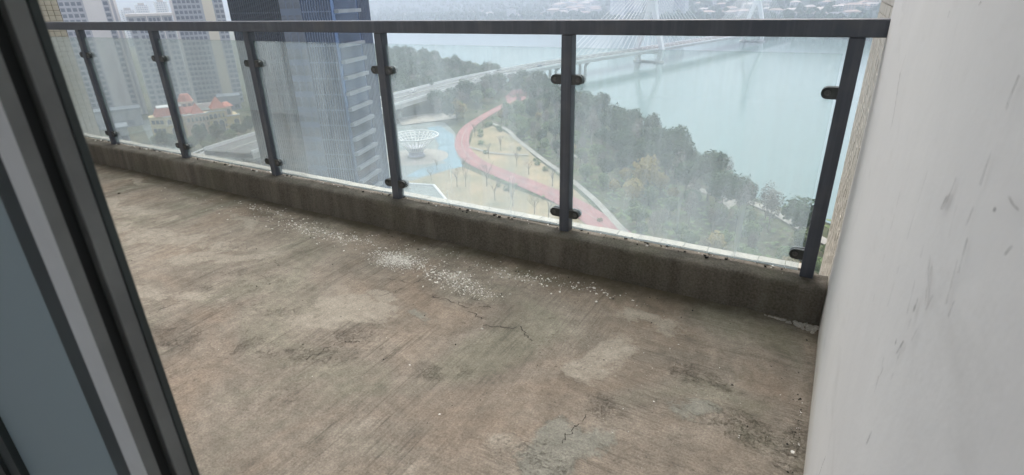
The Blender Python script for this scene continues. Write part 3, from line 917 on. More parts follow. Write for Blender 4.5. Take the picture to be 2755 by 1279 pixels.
lump = thing('mortar_lump', (-0.075, -0.118, 0.0), 'crumbly spill of pale mortar in the corner of curb and wall', 'mortar')
for q in range(60):
    u = rnd.random() ** 1.3
    x = -0.012 - 0.19 * u
    y = 0.004 - (0.004 + 0.045 * (1 - u) ** 1.5 * rnd.random())
    s_ = rnd.uniform(0.005, 0.013) * (1.15 - 0.7 * u)
    o = link('crumb', pebble_mesh(200 + q % 7, s_, s_ * 0.8, s_ * 0.55, M['mortar'], 1, 0.5), lump)
    o.location = (x + 0.075, y, floor_z(x, y - 0.118) + 0.003)
    o.rotation_euler.z = rnd.uniform(0, 6)

# ---- sliding door edge beside the camera
dr = thing('sliding_door', (-0.63, -2.15, 0), 'dark aluminium sliding door leaf with tinted glass, slid half open', 'door')
def db(x0, x1, y0, y1, z0=0.0, z1=2.40): return MB().box(x0 + 0.63, x1 + 0.63, y0 + 2.15, y1 + 2.15, z0, z1)
db(-0.665, -0.630, -2.1266, -2.1197).build('outer_lip', M['door_dark'], dr, bevel=0.001)
db(-0.665, -0.631, -2.1398, -2.1268).build('interlock', M['door_mid'], dr, bevel=0.001)
db(-0.665, -0.642, -2.1525, -2.1400).build('gasket', M['door_black'], dr)
db(-0.671, -0.630, -2.1635, -2.1527).build('inner_stile', M['door_light'], dr, bevel=0.002)
for q, (y0, y1) in enumerate(((-2.1634, -2.1527),)):
    db(-0.6305, -0.6295, y0 + 0.0005, y1).build('edge_strip', M['door_mid'], dr)
db(-0.722, -0.6712, -2.1595, -2.1268).build('stile', M['door_dark'], dr, bevel=0.0015)
db(-1.20, -1.135, -2.1595, -2.1268).build('stile', M['door_dark'], dr, bevel=0.0015)
db(-1.1348, -0.7222, -2.1595, -2.1268, 0.0, 0.075).build('bottom_rail', M['door_dark'], dr)
db(-1.1348, -0.7222, -2.1595, -2.1268, 2.33, 2.40).build('top_rail', M['door_dark'], dr)
db(-1.1348, -0.7222, -2.150, -2.142, 0.0752, 2.3298).build('glass_pane', M['door_glass'], dr)
db(-1.278, -1.2005, -2.165, -2.12, 0.0, 2.41).build('jamb', M['door_dark'], dr)

# ================================================================== the land, river and far bank
def v2(p): return (p.x, p.y)
shore = [(420, -150), (150, 50), (45, 120), (22, 160)] + [v2(gp(a_, b_, GZ)) for a_, b_ in
    [(2160, 592), (2060, 552), (1950, 517), (1850, 482), (1750, 432), (1640, 377), (1520, 317), (1440, 266), (1350, 228), (1290, 209), (1200, 187), (1100, 163), (965, 140)]]
shore += [v2(polar(46, 760, 0)), v2(polar(50, 1150, 0)), v2(polar(54, 2100, 0)), v2(polar(57, 4200, 0))]
land_poly = shore + [v2(polar(75, 6500, 0)), v2(polar(95, 6500, 0)), v2(polar(150, 900, 0)), v2(polar(200, 500, 0)), v2(polar(260, 450, 0))]
def inside(x, y, poly):
    c = False
    k = len(poly)
    for q in range(k):
        x0, y0 = poly[q]; x1, y1 = poly[(q + 1) % k]
        if (y0 > y) != (y1 > y) and x < (x1 - x0) * (y - y0) / (y1 - y0) + x0: c = not c
    return c
def seg_d(x, y, line):
    best = 1e9
    for q in range(len(line) - 1):
        (x0, y0), (x1, y1) = line[q], line[q + 1]
        dx, dy = x1 - x0, y1 - y0
        t = max(0, min(1, ((x - x0) * dx + (y - y0) * dy) / (dx * dx + dy * dy)))
        best = min(best, math.hypot(x - x0 - t * dx, y - y0 - t * dy))
    return best
g = MB()
g.face([(p[0], p[1], GZ) for p in land_poly])
for q in range(len(shore) - 1):                       # sloping stone bank
    (x0, y0), (x1, y1) = shore[q], shore[q + 1]
    dx, dy = x1 - x0, y1 - y0
    L = math.hypot(dx, dy); nx_, ny_ = dy / L * 7, -dx / L * 7
    if inside((x0 + x1) / 2 + nx_ * 0.1, (y0 + y1) / 2 + ny_ * 0.1, land_poly): nx_, ny_ = -nx_, -ny_
    g.face([(x0, y0, GZ), (x1, y1, GZ), (x1 + nx_, y1 + ny_, WZ - 2), (x0 + nx_, y0 + ny_, WZ - 2)])
me = g.mesh('ground', M['ground'])
bm = bmesh.new(); bm.from_mesh(me); bmesh.ops.triangulate(bm, faces=bm.faces); bmesh.ops.recalc_face_normals(bm, faces=bm.faces)
bm.to_mesh(me); bm.free()
tag(link('ground', me), kind='structure')
g = MB(); g.face([(-7800, -2000, WZ), (7800, -2000, WZ), (7800, 7800, WZ), (-7800, 7800, WZ)])
tag(g.build('river', M['water']), kind='structure')

# far bank: a polar grid of wooded hills behind the river
far_sh = [(-62, 700), (-40, 760), (-22, 800), (-5, 860), (2, 950), (8, 1100), (16, 1300), (26, 1600), (36, 1900), (44, 2250), (50, 2700), (55, 3600), (58, 4600)]
def far_r(az):
    for q in range(len(far_sh) - 1):
        if far_sh[q][0] <= az <= far_sh[q + 1][0]:
            f = (az - far_sh[q][0]) / (far_sh[q + 1][0] - far_sh[q][0])
            return far_sh[q][1] * (1 - f) + far_sh[q + 1][1] * f
    return far_sh[-1][1] if az > 58 else far_sh[0][1]
def far_h(x, y, az, r):
    d = r - far_r(az)
    if d < 0: return WZ - 4
    n1 = float(fbm(np.array(x / 700.0 + 9), np.array(y / 700.0 + 9), 7, 5))
    n2 = float(fbm(np.array(x / 160.0 + 9), np.array(y / 160.0 + 9), 17, 4))
    h = WZ + min(6, d * 0.1) + 12 * n2 * min(1, d / 60)
    rise = max(0.0, min(1.0, (d - 350) / 2600))
    h += (rise ** 1.1) * (60 + 330 * n1) + 40 * n2 * rise
    if az < 25: h += max(0, min(1, (d - 120) / 500)) * 40 * n1 * (1 - max(0, az) / 25)
    return h
NA, NR = 150, 90
V, F = [], []
for q in range(NA + 1):
    az = -62 + 120 * q / NA
    for k in range(NR + 1):
        r = far_r(az) - 12 + (7300 - far_r(az)) * (k / NR) ** 1.7
        p = polar(az, r, 0)
        V.append((p.x, p.y, far_h(p.x, p.y, az, r)))
for q in range(NA):
    for k in range(NR):
        a = q * (NR + 1) + k
        F.append((a, a + 1, a + NR + 2, a + NR + 1))
me = bpy.data.meshes.new('far_hills'); me.from_pydata(V, [], F); me.materials.append(M['terrain'])
me.polygons.foreach_set('use_smooth', [True] * len(F))
tag(link('far_hills', me), kind='structure')
V, F = [], []                                          # hills behind the city on the near side
for q in range(41):
    az = 56 + 55 * q / 40
    for k in range(31):
        r = 2400 + 4400 * k / 30
        p = polar(az, r, 0)
        V.append((p.x, p.y, GZ - 1 + (k / 30) ** 1.0 * (60 + 330 * float(fbm(np.array(p.x / 800.0), np.array(p.y / 800.0 + 9), 27, 5)))))
for q in range(40):
    for k in range(30):
        a = q * 31 + k
        F.append((a, a + 1, a + 32, a + 31))
me = bpy.data.meshes.new('city_hills'); me.from_pydata(V, [], F); me.materials.append(M['terrain'])
me.polygons.foreach_set('use_smooth', [True] * len(F))
tag(link('city_hills', me), kind='structure')

# ---- park surfaces, each sheet 4 mm or more above the one below
lay = [GZ + 0.03]
def sheet(name, pxs, m_, world=False, step=0.03):
    lay[0] += step
    pts = pxs if world else [v2(gp(a_, b_, GZ)) for a_, b_ in pxs]
    g = MB(); g.face([(p[0], p[1], lay[0]) for p in pts])
    me = g.mesh(name, M[m_])
    bm = bmesh.new(); bm.from_mesh(me); bmesh.ops.triangulate(bm, faces=bm.faces)
    for f in bm.faces:
        if f.normal.z < 0: f.normal_flip()
    bm.to_mesh(me); bm.free()
    return tag(link(name, me), kind='structure'), pts
def smooth_line(pts, n=8):
    P = [pts[0]] + list(pts) + [pts[-1]]
    out = []
    for k in range(1, len(P) - 2):
        for q in range(n):
            t = q / n
            out.append(tuple(0.5 * (2 * P[k][c] + (P[k + 1][c] - P[k - 1][c]) * t + (2 * P[k - 1][c] - 5 * P[k][c] + 4 * P[k + 1][c] - P[k + 2][c]) * t * t + (-P[k - 1][c] + 3 * P[k][c] - 3 * P[k + 1][c] + P[k + 2][c]) * t ** 3) for c in range(len(pts[0]))))
    out.append(tuple(pts[-1]))
    return out
def offset(line, d):
    out = []
    for k in range(len(line)):
        a_, b_ = line[max(0, k - 1)], line[min(len(line) - 1, k + 1)]
        L = math.hypot(b_[0] - a_[0], b_[1] - a_[1]) or 1
        out.append((line[k][0] - (b_[1] - a_[1]) / L * d, line[k][1] + (b_[0] - a_[0]) / L * d))
    return out
def strip(name, pxs, wd, m_, step=0.03, z=None, parent=None, world=False):
    lay[0] += step
    zz = lay[0] if z is None else z
    pts = smooth_line(pxs if world else [v2(gp(a_, b_, GZ)) for a_, b_ in pxs])
    ws = wd if isinstance(wd, (list, tuple)) else None
    L_, R__ = [], []
    for k in range(len(pts)):
        f = k / (len(pts) - 1)
        ww = wd if ws is None else ws[0] * (1 - f) + ws[1] * f
        l1, r1 = offset(pts, ww / 2)[k], offset(pts, -ww / 2)[k]
        L_.append(l1); R__.append(r1)
    g = MB()
    for k in range(len(pts) - 1):
        g.face([(*L_[k], zz), (*R__[k], zz), (*R__[k + 1], zz), (*L_[k + 1], zz)])
    me = g.mesh(name, M[m_])
    bm = bmesh.new(); bm.from_mesh(me)
    for f in bm.faces:
        if f.normal.z < 0: f.normal_flip()
    bm.to_mesh(me); bm.free()
    return tag(link(name, me, parent), kind='structure'), pts
city_road, _ = strip('city_street', [(380, 300), (470, 410), (640, 395), (800, 430), (960, 420)], 12, 'plaza_grey')
_, lawn1 = sheet('dry_lawn', [(960, 470), (1080, 440), (1150, 415), (1230, 450), (1330, 490), (1440, 530), (1560, 610), (1700, 700), (1900, 860), (1500, 1100), (1100, 820), (960, 600)], 'lawn')
_, lawn2 = sheet('dry_lawn', [(1190, 335), (1240, 318), (1290, 345), (1340, 392), (1400, 440), (1470, 500), (1540, 570), (1470, 520), (1380, 478), (1290, 440), (1215, 410), (1180, 375)], 'lawn')
_, plaza = sheet('grey_plaza', [(880, 345), (960, 318), (1060, 305), (1120, 310), (1145, 335), (1148, 375), (1165, 405), (1120, 432), (1040, 455), (930, 470), (850, 430)], 'plaza_grey')
sheet('blue_plaza', [(1075, 322), (1108, 318), (1140, 340), (1146, 368), (1150, 395), (1165, 410), (1130, 415), (1095, 395), (1105, 365)], 'plaza_blue')
sheet('blue_plaza', [(1020, 446), (1060, 425), (1150, 406), (1170, 420), (1110, 432), (1050, 448)], 'plaza_blue')
fc = gp(1048, 396, GZ)
sheet('round_plaza', [(fc.x + 13.5 * math.cos(t), fc.y + 13.5 * math.sin(t)) for t in [6.2832 * q / 40 for q in range(40)]], 'plaza_pale', True)
sheet('round_plaza', [(fc.x + 9.5 * math.cos(t), fc.y + 9.5 * math.sin(t)) for t in [6.2832 * q / 40 for q in range(40)]], 'plaza_pale', True)
sheet('red_plaza', [(1278, 262), (1270, 245), (1290, 228), (1318, 224), (1330, 234), (1322, 250), (1300, 262)], 'track')
_, track = strip('red_track', [(1305, 250), (1265, 268), (1215, 296), (1178, 322), (1163, 350), (1166, 378), (1195, 408), (1260, 438), (1340, 470), (1420, 505), (1490, 548), (1560, 600), (1660, 680)], (5.0, 9.5), 'track')
strip('lane_line', [(1265, 268), (1215, 296), (1178, 322), (1163, 350), (1166, 378), (1195, 408), (1260, 438), (1340, 470), (1420, 505), (1490, 548), (1560, 600)], 0.22, 'path')
_, wpath = strip('pale_path', [(1238, 312), (1275, 328), (1300, 352), (1335, 380), (1372, 408), (1430, 450), (1495, 505), (1560, 575), (1640, 660)], 2.2, 'path')
strip('pale_path', [(1180, 372), (1245, 388), (1330, 392)], 1.6, 'path')
strip('pale_path', [(1385, 362), (1420, 382), (1455, 400)], 1.4, 'path')
_, prom = strip('promenade', [(1735, 468), (1765, 482), (1800, 492), (1830, 500), (1885, 512), (1950, 540), (2010, 575), (2090, 620)], 3.2, 'path')
_, psq = sheet('promenade_square', [(1805, 512), (1845, 498), (1860, 510), (1835, 530), (1818, 532)], 'plaza_pale')
strip('promenade', [(1830, 520), (1845, 498)], 3.0, 'path')
_, park = sheet('car_park', [(1000, 300), (1060, 290), (1140, 285), (1150, 300), (1090, 308), (1010, 318)], 'plaza_pale')

# canopy roof by the plaza
cn = thing('plaza_canopy', gp(1060, 500, GZ), 'flat grey canopy roof with white rim beside the blue plaza', 'canopy')
cpts = [gp(a_, b_, GZ + 4.5) - cn.location for a_, b_ in [(985, 463), (1092, 470), (1140, 528), (1130, 600), (960, 560)]]
g = MB(); g.prism([(p.x, p.y) for p in cpts], 4.5, 4.9); g.build('roof', M['plaza_grey'], cn)
for k in range(len(cpts)):
    a_, b_ = cpts[k], cpts[(k + 1) % len(cpts)]
    MB().tube((a_.x, a_.y, 4.95), (b_.x, b_.y, 4.95), 0.45, k=6).build('rim', M['white'], cn)
    MB().tube((a_.x * 0.95, a_.y * 0.95, 0), (a_.x * 0.95, a_.y * 0.95, 4.5), 0.2).build('column', M['white'], cn)

# funnel lattice
fn = thing('funnel_sculpture', (fc.x, fc.y, GZ + 0.3), 'white lattice funnel sculpture on a round plaza', 'sculpture')
MB().lathe([(3.6, 0.0), (3.6, 1.0), (3.1, 1.0), (3.0, 2.6), (4.0, 4.4), (0.0, 4.4)], 28).build('drum', M['res_wall2'], fn)
MB().lathe([(3.9, 0.0), (3.9, 0.5), (3.5, 0.52)], 28).build('step', M['plaza_pale'], fn)
fp = [(3.3, 2.6), (4.3, 4.2), (6.0, 6.2), (8.0, 7.9), (9.9, 9.0)]
for k in range(28):
    t = 6.2832 * k / 28
    g = MB()
    for q in range(len(fp) - 1):
        g.tube((fp[q][0] * math.cos(t), fp[q][0] * math.sin(t), fp[q][1]), (fp[q + 1][0] * math.cos(t), fp[q + 1][0] * math.sin(t), fp[q + 1][1]), 0.19, k=4)
    g.build('rib', M['white'], fn)
for r_, z in [(5.0, 5.1), (6.5, 6.65), (7.6, 7.6), (8.8, 8.35), (9.9, 9.0)]:
    g = MB()
    for k in range(36):
        t0, t1 = 6.2832 * k / 36, 6.2832 * (k + 1) / 36
        g.tube((r_ * math.cos(t0), r_ * math.sin(t0), z), (r_ * math.cos(t1), r_ * math.sin(t1), z), 0.18 if r_ < 9 else 0.34, k=4, cap=False)
    g.build('ring', M['white'], fn)

# ================================================================== bridge
br = thing('cable_stayed_bridge', (0, 0, WZ), 'white cable-stayed bridge crossing the river', 'bridge')
def bz(z): return z - WZ
DZ = -50.0
cl = smooth_line([(-196, 120), (-205, 165), (-214, 232), (-219, 329), (-207, 434), (-174, 568), (-141, 720), (-113, 855), (-62, 1150), (-12, 1400), (52, 1690), (130, 1960)], 8)
HW = 11.5
l0, r0 = offset(cl, HW), offset(cl, -HW)
def ribbon(o1, o2, z0, z1, name, m_, par=br):
    A, B = offset(cl, o1), offset(cl, o2)
    g = MB()
    k = len(cl)
    for q in range(k):
        g.v += [(*A[q], bz(z0)), (*B[q], bz(z0)), (*B[q], bz(z1)), (*A[q], bz(z1))]
    for q in range(k - 1):
        for c in range(4):
            d = (c + 1) % 4
            g.f.append((q * 4 + c, q * 4 + d, q * 4 + 4 + d, q * 4 + 4 + c)); g.m.append(0)
    return g.build(name, M[m_], par)
ribbon(HW, -HW, DZ - 2.2, DZ, 'deck', 'concrete')
ribbon(HW - 0.8, 0.6, DZ + 0.004, DZ + 0.06, 'carriageway', 'asphalt')
ribbon(-0.6, -HW + 0.8, DZ + 0.004, DZ + 0.06, 'carriageway', 'asphalt')
ribbon(HW, HW - 0.45, DZ + 0.002, DZ + 1.2, 'parapet', 'white')
ribbon(-HW + 0.45, -HW, DZ + 0.002, DZ + 1.2, 'parapet', 'white')
ribbon(0.3, -0.3, DZ + 0.002, DZ + 0.8, 'median', 'concrete')
def at_len(y):
    for q in range(len(cl) - 1):
        if cl[q][1] <= y <= cl[q + 1][1]:
            f = (y - cl[q][1]) / (cl[q + 1][1] - cl[q][1])
            p = Vector((cl[q][0] + (cl[q + 1][0] - cl[q][0]) * f, y, 0))
            d = Vector((cl[q + 1][0] - cl[q][0], cl[q + 1][1] - cl[q][1], 0)).normalized()
            return p, d
    return Vector((*cl[-1], 0)), Vector((0, 1, 0))
PY1, PY2 = 578, 862
for y in [150, 190, 235, 280, 330, 380, 428, 470, 1005, 1050, 1095, 1145, 1200, 1260, 1320, 1390]:
    p, d = at_len(y)
    n_ = Vector((-d.y, d.x, 0))
    g = MB()
    for s_ in (-1, 1):
        c = p + n_ * (s_ * 3.0)
        base = bz(WZ - 1 if y > 420 else GZ)
        g.tube((c.x, c.y, base), (c.x, c.y, bz(DZ - 5.5)), 1.35, 1.25, 10)
        c2 = p + n_ * (s_ * 6.2)
        g.tube((c.x, c.y, bz(DZ - 5.5)), (c2.x, c2.y, bz(DZ - 2.2)), 1.25, 1.6, 10)
    a_, b_ = p - n_ * 6.4, p + n_ * 6.4
    g.tube((a_.x, a_.y, bz(DZ - 2.7)), (b_.x, b_.y, bz(DZ - 2.7)), 0.6, k=6)
    g.build('pier', M['concrete'], br)
for y in (PY1, PY2):
    p, d = at_len(y)
    n_ = Vector((-d.y, d.x, 0))
    rot = Matrix.Translation((p.x, p.y, 0)) @ Matrix(((n_.x, d.x, 0, 0), (n_.y, d.y, 0, 0), (0, 0, 1, 0), (0, 0, 0, 1)))
    g = MB()
    def leg(x0, z0, x1, z1, w0, w1, dp):
        P = [(x0 - w0, -dp, bz(z0)), (x0 + w0, -dp, bz(z0)), (x0 + w0, dp, bz(z0)), (x0 - w0, dp, bz(z0)), (x1 - w1, -dp, bz(z1)), (x1 + w1, -dp, bz(z1)), (x1 + w1, dp, bz(z1)), (x1 - w1, dp, bz(z1))]
        n0 = len(g.v)
        g.v += [tuple(rot @ Vector(q)) for q in P]
        for f in ((3, 2, 1, 0), (4, 5, 6, 7), (0, 1, 5, 4), (1, 2, 6, 5), (2, 3, 7, 6), (3, 0, 4, 7)):
            g.f.append(tuple(n0 + q for q in f)); g.m.append(0)
    for s_ in (-1, 1):
        leg(s_ * 12.0, WZ + 1.5, s_ * 14.2, DZ, 2.0, 2.0, 2.4)
        leg(s_ * 14.2, DZ, s_ * 3.0, -14.5, 2.0, 2.5, 2.4)
    leg(0, -15.5, 0, -4.0, 5.6, 4.0, 2.6)
    leg(0, -4.0, 0, 34.0, 4.0, 2.6, 2.6)
    leg(0, DZ - 4.5, 0, DZ - 2.4, 13.0, 13.0, 1.2)
    py = g.build('pylon', M['white'], br)
    g = MB()
    for s_ in (-1, 1):
        c = p + n_ * (s_ * 11.8)
        g.lathe([(5.2, bz(WZ) - 2), (5.2, bz(WZ) + 1.6), (0, bz(WZ) + 1.7)], 14, 0, (c.x, c.y))
    MB_ = g
    a_, b_ = p - n_ * 12, p + n_ * 12
    g.tube((a_.x, a_.y, bz(WZ) + 0.6), (b_.x, b_.y, bz(WZ) + 0.6), 1.1, k=6)
    g.build('pile_cap', M['concrete'], br)
    for s_ in (-1, 1):
        for dirn in (-1, 1):
            for k in range(13):
                q, _d = at_len(y + dirn * (14 + k * 9.2))
                nn = Vector((-_d.y, _d.x, 0))
                e = q + nn * (s_ * (HW - 0.3))
                z = 2.0 + k * 2.45
                MB().tube((p.x + n_.x * s_ * 1.2, p.y + n_.y * s_ * 1.2, bz(z - 6)), (e.x, e.y, bz(DZ + 0.6)), 0.17, k=4, cap=False).build('cable', M['white'], br)
# cars on the bridge and in the car park
def car_mesh(c, name):
    body = MB()
    prof = [(-2.2, 0.35), (2.2, 0.35), (2.25, 0.75), (1.9, 0.88), (1.05, 0.95), (0.5, 1.42), (-1.1, 1.45), (-1.9, 1.0), (-2.25, 0.9)]
    k = len(prof)
    body.v = [(x, -0.85, z) for x, z in prof] + [(x, 0.85, z) for x, z in prof]
    for q in range(k):
        j_ = (q + 1) % k
        body.f.append((q, j_, k + j_, k + q)); body.m.append(1 if q in (4, 6) else 0)
    body.f += [tuple(range(k - 1, -1, -1)), tuple(range(k, 2 * k))]; body.m += [0, 0]
    return body.mesh('car_body', [M[c], M['win']])
wheel = MB().tube((0, -0.1, 0), (0, 0.1, 0), 0.33, k=12).mesh('wheel', M['tower_fin'])
cms = [car_mesh('white', 0), car_mesh('tower_dark', 1), car_mesh('res_wall', 2)]
cars = [(262, 5, 0), (318, -6, 0), (352, 4, 0), (405, -3.5, 1), (470, 6, 0), (520, -6, 2), (600, 4, 0), (690, -5, 0)]
cars_lab = ['white car on the near end of the bridge approach', 'white car in the far lanes of the bridge approach', 'white car passing the trees on the bridge approach', 'dark car where the bridge reaches the water', 'white car short of the nearer pylon', 'grey car short of the nearer pylon', 'white car beside the nearer pylon', 'white car midway between the two pylons']
for (y, o_, c), lab in zip(cars, cars_lab):
    p, d = at_len(y)
    n_ = Vector((-d.y, d.x, 0))
    t_ = thing('car', p + n_ * o_ + Vector((0, 0, DZ + 0.065)), lab, 'car', 'cars on the bridge', math.atan2(d.y, d.x))
    link('car_body', cms[c], t_)
    for x in (-1.35, 1.35):
        for yy in (-0.78, 0.78):
            q = link('wheel', wheel, t_); q.location = (x, yy, 0.33)

# ================================================================== glass tower
def ray_hit(p, dir_az, az):             # walk from p along dir_az until it is seen under azimuth az
    a, b_ = R_(dir_az), R_(az)
    d, e = Vector((-math.sin(a), math.cos(a))), Vector((-math.sin(b_), math.cos(b_)))
    q = Vector((p.x - CAM.x, p.y - CAM.y))
    den = d.x * e.y - d.y * e.x
    return -(q.x * e.y - q.y * e.x) / den
tc_ = polar(46.6, 140, GZ)
LR = ray_hit(tc_, 18, 43.35)
LL = ray_hit(tc_, 108, 55.2)
tw = thing('glass_tower', tc_, 'dark blue glass tower with vertical fins and pale balcony ledges', 'building', None, R_(18))
# local axes: +y along the right face, -x along the left face (both start at the corner)
TH = 104.0
MB().box(-LL, 0, 0, LR, 0, TH).build('core', M['tower_glass'], tw)
MB().box(-LL * 0.50, -LL * 0.30, -0.35, -0.003, 0, TH).build('window_bay', M['tower_mid'], tw)
MB().box(-LL * 0.30, -LL * 0.02, -0.2, -0.003, 0, TH).build('dark_bay', M['tower_dark'], tw)
for k in range(24):
    x = -LL * 0.51 - k * LL * 0.49 / 23
    MB().box(x - 0.10, x + 0.10, -0.45, -0.004, 0, TH).build('fin', M['tower_fin'], tw)
for k in range(12):
    x = -LL * 0.03 - k * LL * 0.27 / 11
    MB().box(x - 0.07, x + 0.07, -0.42, -0.204, 0, TH).build('mullion', M['tower_mid'], tw)
wm = MB().box(-0.75, 0.75, -0.08, 0.0, 0, 2.3).mesh('window', M['win'])
for k in range(28):
    z = k * 3.7 + 0.9
    MB().box(-LL, -LL * 0.502, -0.16, -0.005, z - 0.9, z - 0.55).build('floor_band', M['tower_mid'], tw)
    for x in (-LL * 0.47, -LL * 0.40, -LL * 0.33):
        o = link('window', wm, tw); o.location = (x, -0.352, z)
    MB().box(-LL * 0.30, -LL * 0.02, -0.28, -0.204, z - 0.9, z - 0.6).build('floor_band', M['tower_mid'], tw)
    # right face: dark panel painting the shade of a recess, pale ledge on every floor
    MB().box(0.003, 0.10, LR * 0.04, LR * 0.62, z - 0.3, z + 2.3).build('loggia_shade', M['tower_dark'], tw)
    MB().box(0.003, 1.1, LR * 0.02, LR * 0.64, z - 1.15, z - 0.35).build('ledge', M['ledge'], tw)
for k in range(8):
    y = LR * 0.67 + k * LR * 0.32 / 7
    MB().box(0.003, 0.25, y - 0.06, y + 0.06, 0, TH).build('mullion', M['tower_mid'], tw)
# ================================================================== residential towers
def facade_tower(name, azL, azR, dist, z0, z1, dep, label, base, secs, fh=3.1, rows=None, tilt=0.0):
    pm = polar((azL + azR) / 2, dist, z0)
    wdt = dist * 2 * math.tan(R_((azL - azR) / 2))
    o = thing(name, pm, label, 'building', None, R_((azL + azR) / 2 + tilt))
    MB().box(-wdt / 2, wdt / 2, 0, dep, 0, z1 - z0).build('walls', M[base], o)
    H = z1 - z0
    cache = {}
    for a_, b_, kind in secs:               # fractions of the width, from the left as seen from the balcony
        x0, x1 = -wdt / 2 + a_ * wdt, -wdt / 2 + b_ * wdt
        if kind in ('pale', 'beige'):
            MB().box(x0, x1, -0.5, -0.003, 0, H).build('wall_panel', M['res_' + kind], o)
        elif kind == 'pier':
            MB().box(x0, x1, -0.9, -0.003, 0, H).build('wall_pier', M['res_pale'], o)
        else:
            ncol = int(kind)
            cw = (x1 - x0) / ncol
            me_ = cache.setdefault(round(cw, 3), MB().box(-cw * 0.36, cw * 0.36, -0.12, -0.003, 0, fh * 0.62).mesh('window', M['win']))
            lm_ = MB().box(x0 - 0.0, x1, -0.8, -0.003, -0.35, 0.55).mesh('balcony_band', M['res_wall2'])
            for r_ in range(int(H / fh)):
                zc = r_ * fh + 0.9
                if zc < (rows or 0) or zc + z0 > 14: continue
                for c in range(ncol):
                    q = link('window', me_, o); q.location = (x0 + (c + 0.5) * cw, 0, zc)
    MB().box(-wdt / 2 - 0.4, wdt / 2 + 0.4, -0.6, dep + 0.4, H, H + 1.4).build('parapet', M['res_pale'], o)
    return o
facade_tower('apartment_tower', 68.6, 63.4, 415, GZ, 48, 18, 'apartment tower with a broad pale blank wall beside the tiled wall', 'res_wall2',
             [(0.0, 0.28, '3'), (0.28, 0.57, '4'), (0.585, 0.82, 'pale'), (0.82, 0.90, '1'), (0.905, 0.93, 'pier'), (0.965, 1.0, 'pale')])
facade_tower('apartment_tower', 59.7, 55.7, 425, GZ, 44, 20, 'tall apartment tower with a beige full-height strip', 'res_wall',
             [(0.0, 0.05, 'pale'), (0.05, 0.56, '6'), (0.60, 0.80, 'beige'), (0.82, 1.0, '2')])
facade_tower('apartment_tower', 63.0, 59.75, 400, GZ, -3.5, 18, 'lower blue grey apartment block behind the castle-like kindergarten', 'res_wall',
             [(0.02, 0.16, '1'), (0.2, 0.40, '2'), (0.42, 0.44, 'pier'), (0.46, 0.72, '3'), (0.74, 0.76, 'pier'), (0.80, 0.98, '2')])
for q, (a_, b_, d_, zt, m_, lab) in enumerate([
        (65.3, 64.9, 1350, 30, 'far_blue', 'pale blue slab tower just right of the tiled wall'),
        (64.6, 63.7, 1150, -6, 'far_white', 'white slab tower standing alone above the handrail'),
        (63.3, 62.3, 1200, -3, 'far_white', 'white tower left half of a joined pair'),
        (62.2, 61.3, 1180, 4, 'far_white', 'white tower right half of a joined pair'),
        (60.8, 59.9, 1100, 8, 'far_white', 'white tower with pale green windows next to the apartment tower'),
        (67.0, 65.5, 900, 60, 'far_blue', 'lavender blue tower rising behind the tiled wall')]):
    pm = polar((a_ + b_) / 2, d_, GZ)
    wd = d_ * 2 * math.tan(R_((a_ - b_) / 2))
    o = thing('distant_tower', pm, lab, 'building', 'distant towers of the city', R_((a_ + b_) / 2))
    MB().box(-wd / 2, wd / 2, 0, 16, 0, zt - GZ).build('walls', M[m_], o)
    MB().box(-wd / 4, wd / 4, 3, 12, zt - GZ, zt - GZ + 4).build('roof_house', M['far_roof'], o)
    MB().box(-wd / 2 - 0.5, -wd / 2 + 1.2, -0.8, -0.004, 0, zt - GZ + 1).build('wall_pier', M['white'], o)
    MB().box(wd / 2 - 1.2, wd / 2 + 0.5, -0.8, -0.004, 0, zt - GZ + 1).build('wall_pier', M['white'], o)
# low podium blocks at the foot of the towers
for q, (a_, b_, d_, h_, lab) in enumerate([(67.5, 63.9, 375, 9, 'long low shop block at the foot of the pale-walled tower'), (66.6, 65.2, 330, 7, 'small flat-roofed shop house behind the far panes'), (57.8, 56.0, 395, 8, 'low podium at the foot of the beige-striped tower')]):
    pm = polar((a_ + b_) / 2, d_, GZ)
    wd = d_ * 2 * math.tan(R_((a_ - b_) / 2))
    o = thing('shop_block', pm, lab, 'building', None, R_((a_ + b_) / 2))
    MB().box(-wd / 2, wd / 2, 0, 12, 0, h_).build('walls', M['res_wall'], o)
    MB().box(-wd / 2 - 0.5, wd / 2 + 0.5, -0.8, 12.5, h_, h_ + 0.8).build('roof', M['ledge'], o)
    for c in range(int(wd / 4)):
        MB().box(-wd / 2 + c * 4 + 0.7, -wd / 2 + c * 4 + 3.4, -0.1, -0.003, 0.6, 3.4).build('shop_window', M['win'], o)

# ================================================================== kindergarten
ka, kb = gp(461 / S, 386 / S, GZ), gp(652 / S, 359 / S, GZ)
KD = (kb - ka)
KL = KD.length
kg = thing('kindergarten', ka, 'yellow castle-like kindergarten with red pointed roofs and arched windows', 'building', None, math.atan2(KD.y, KD.x))
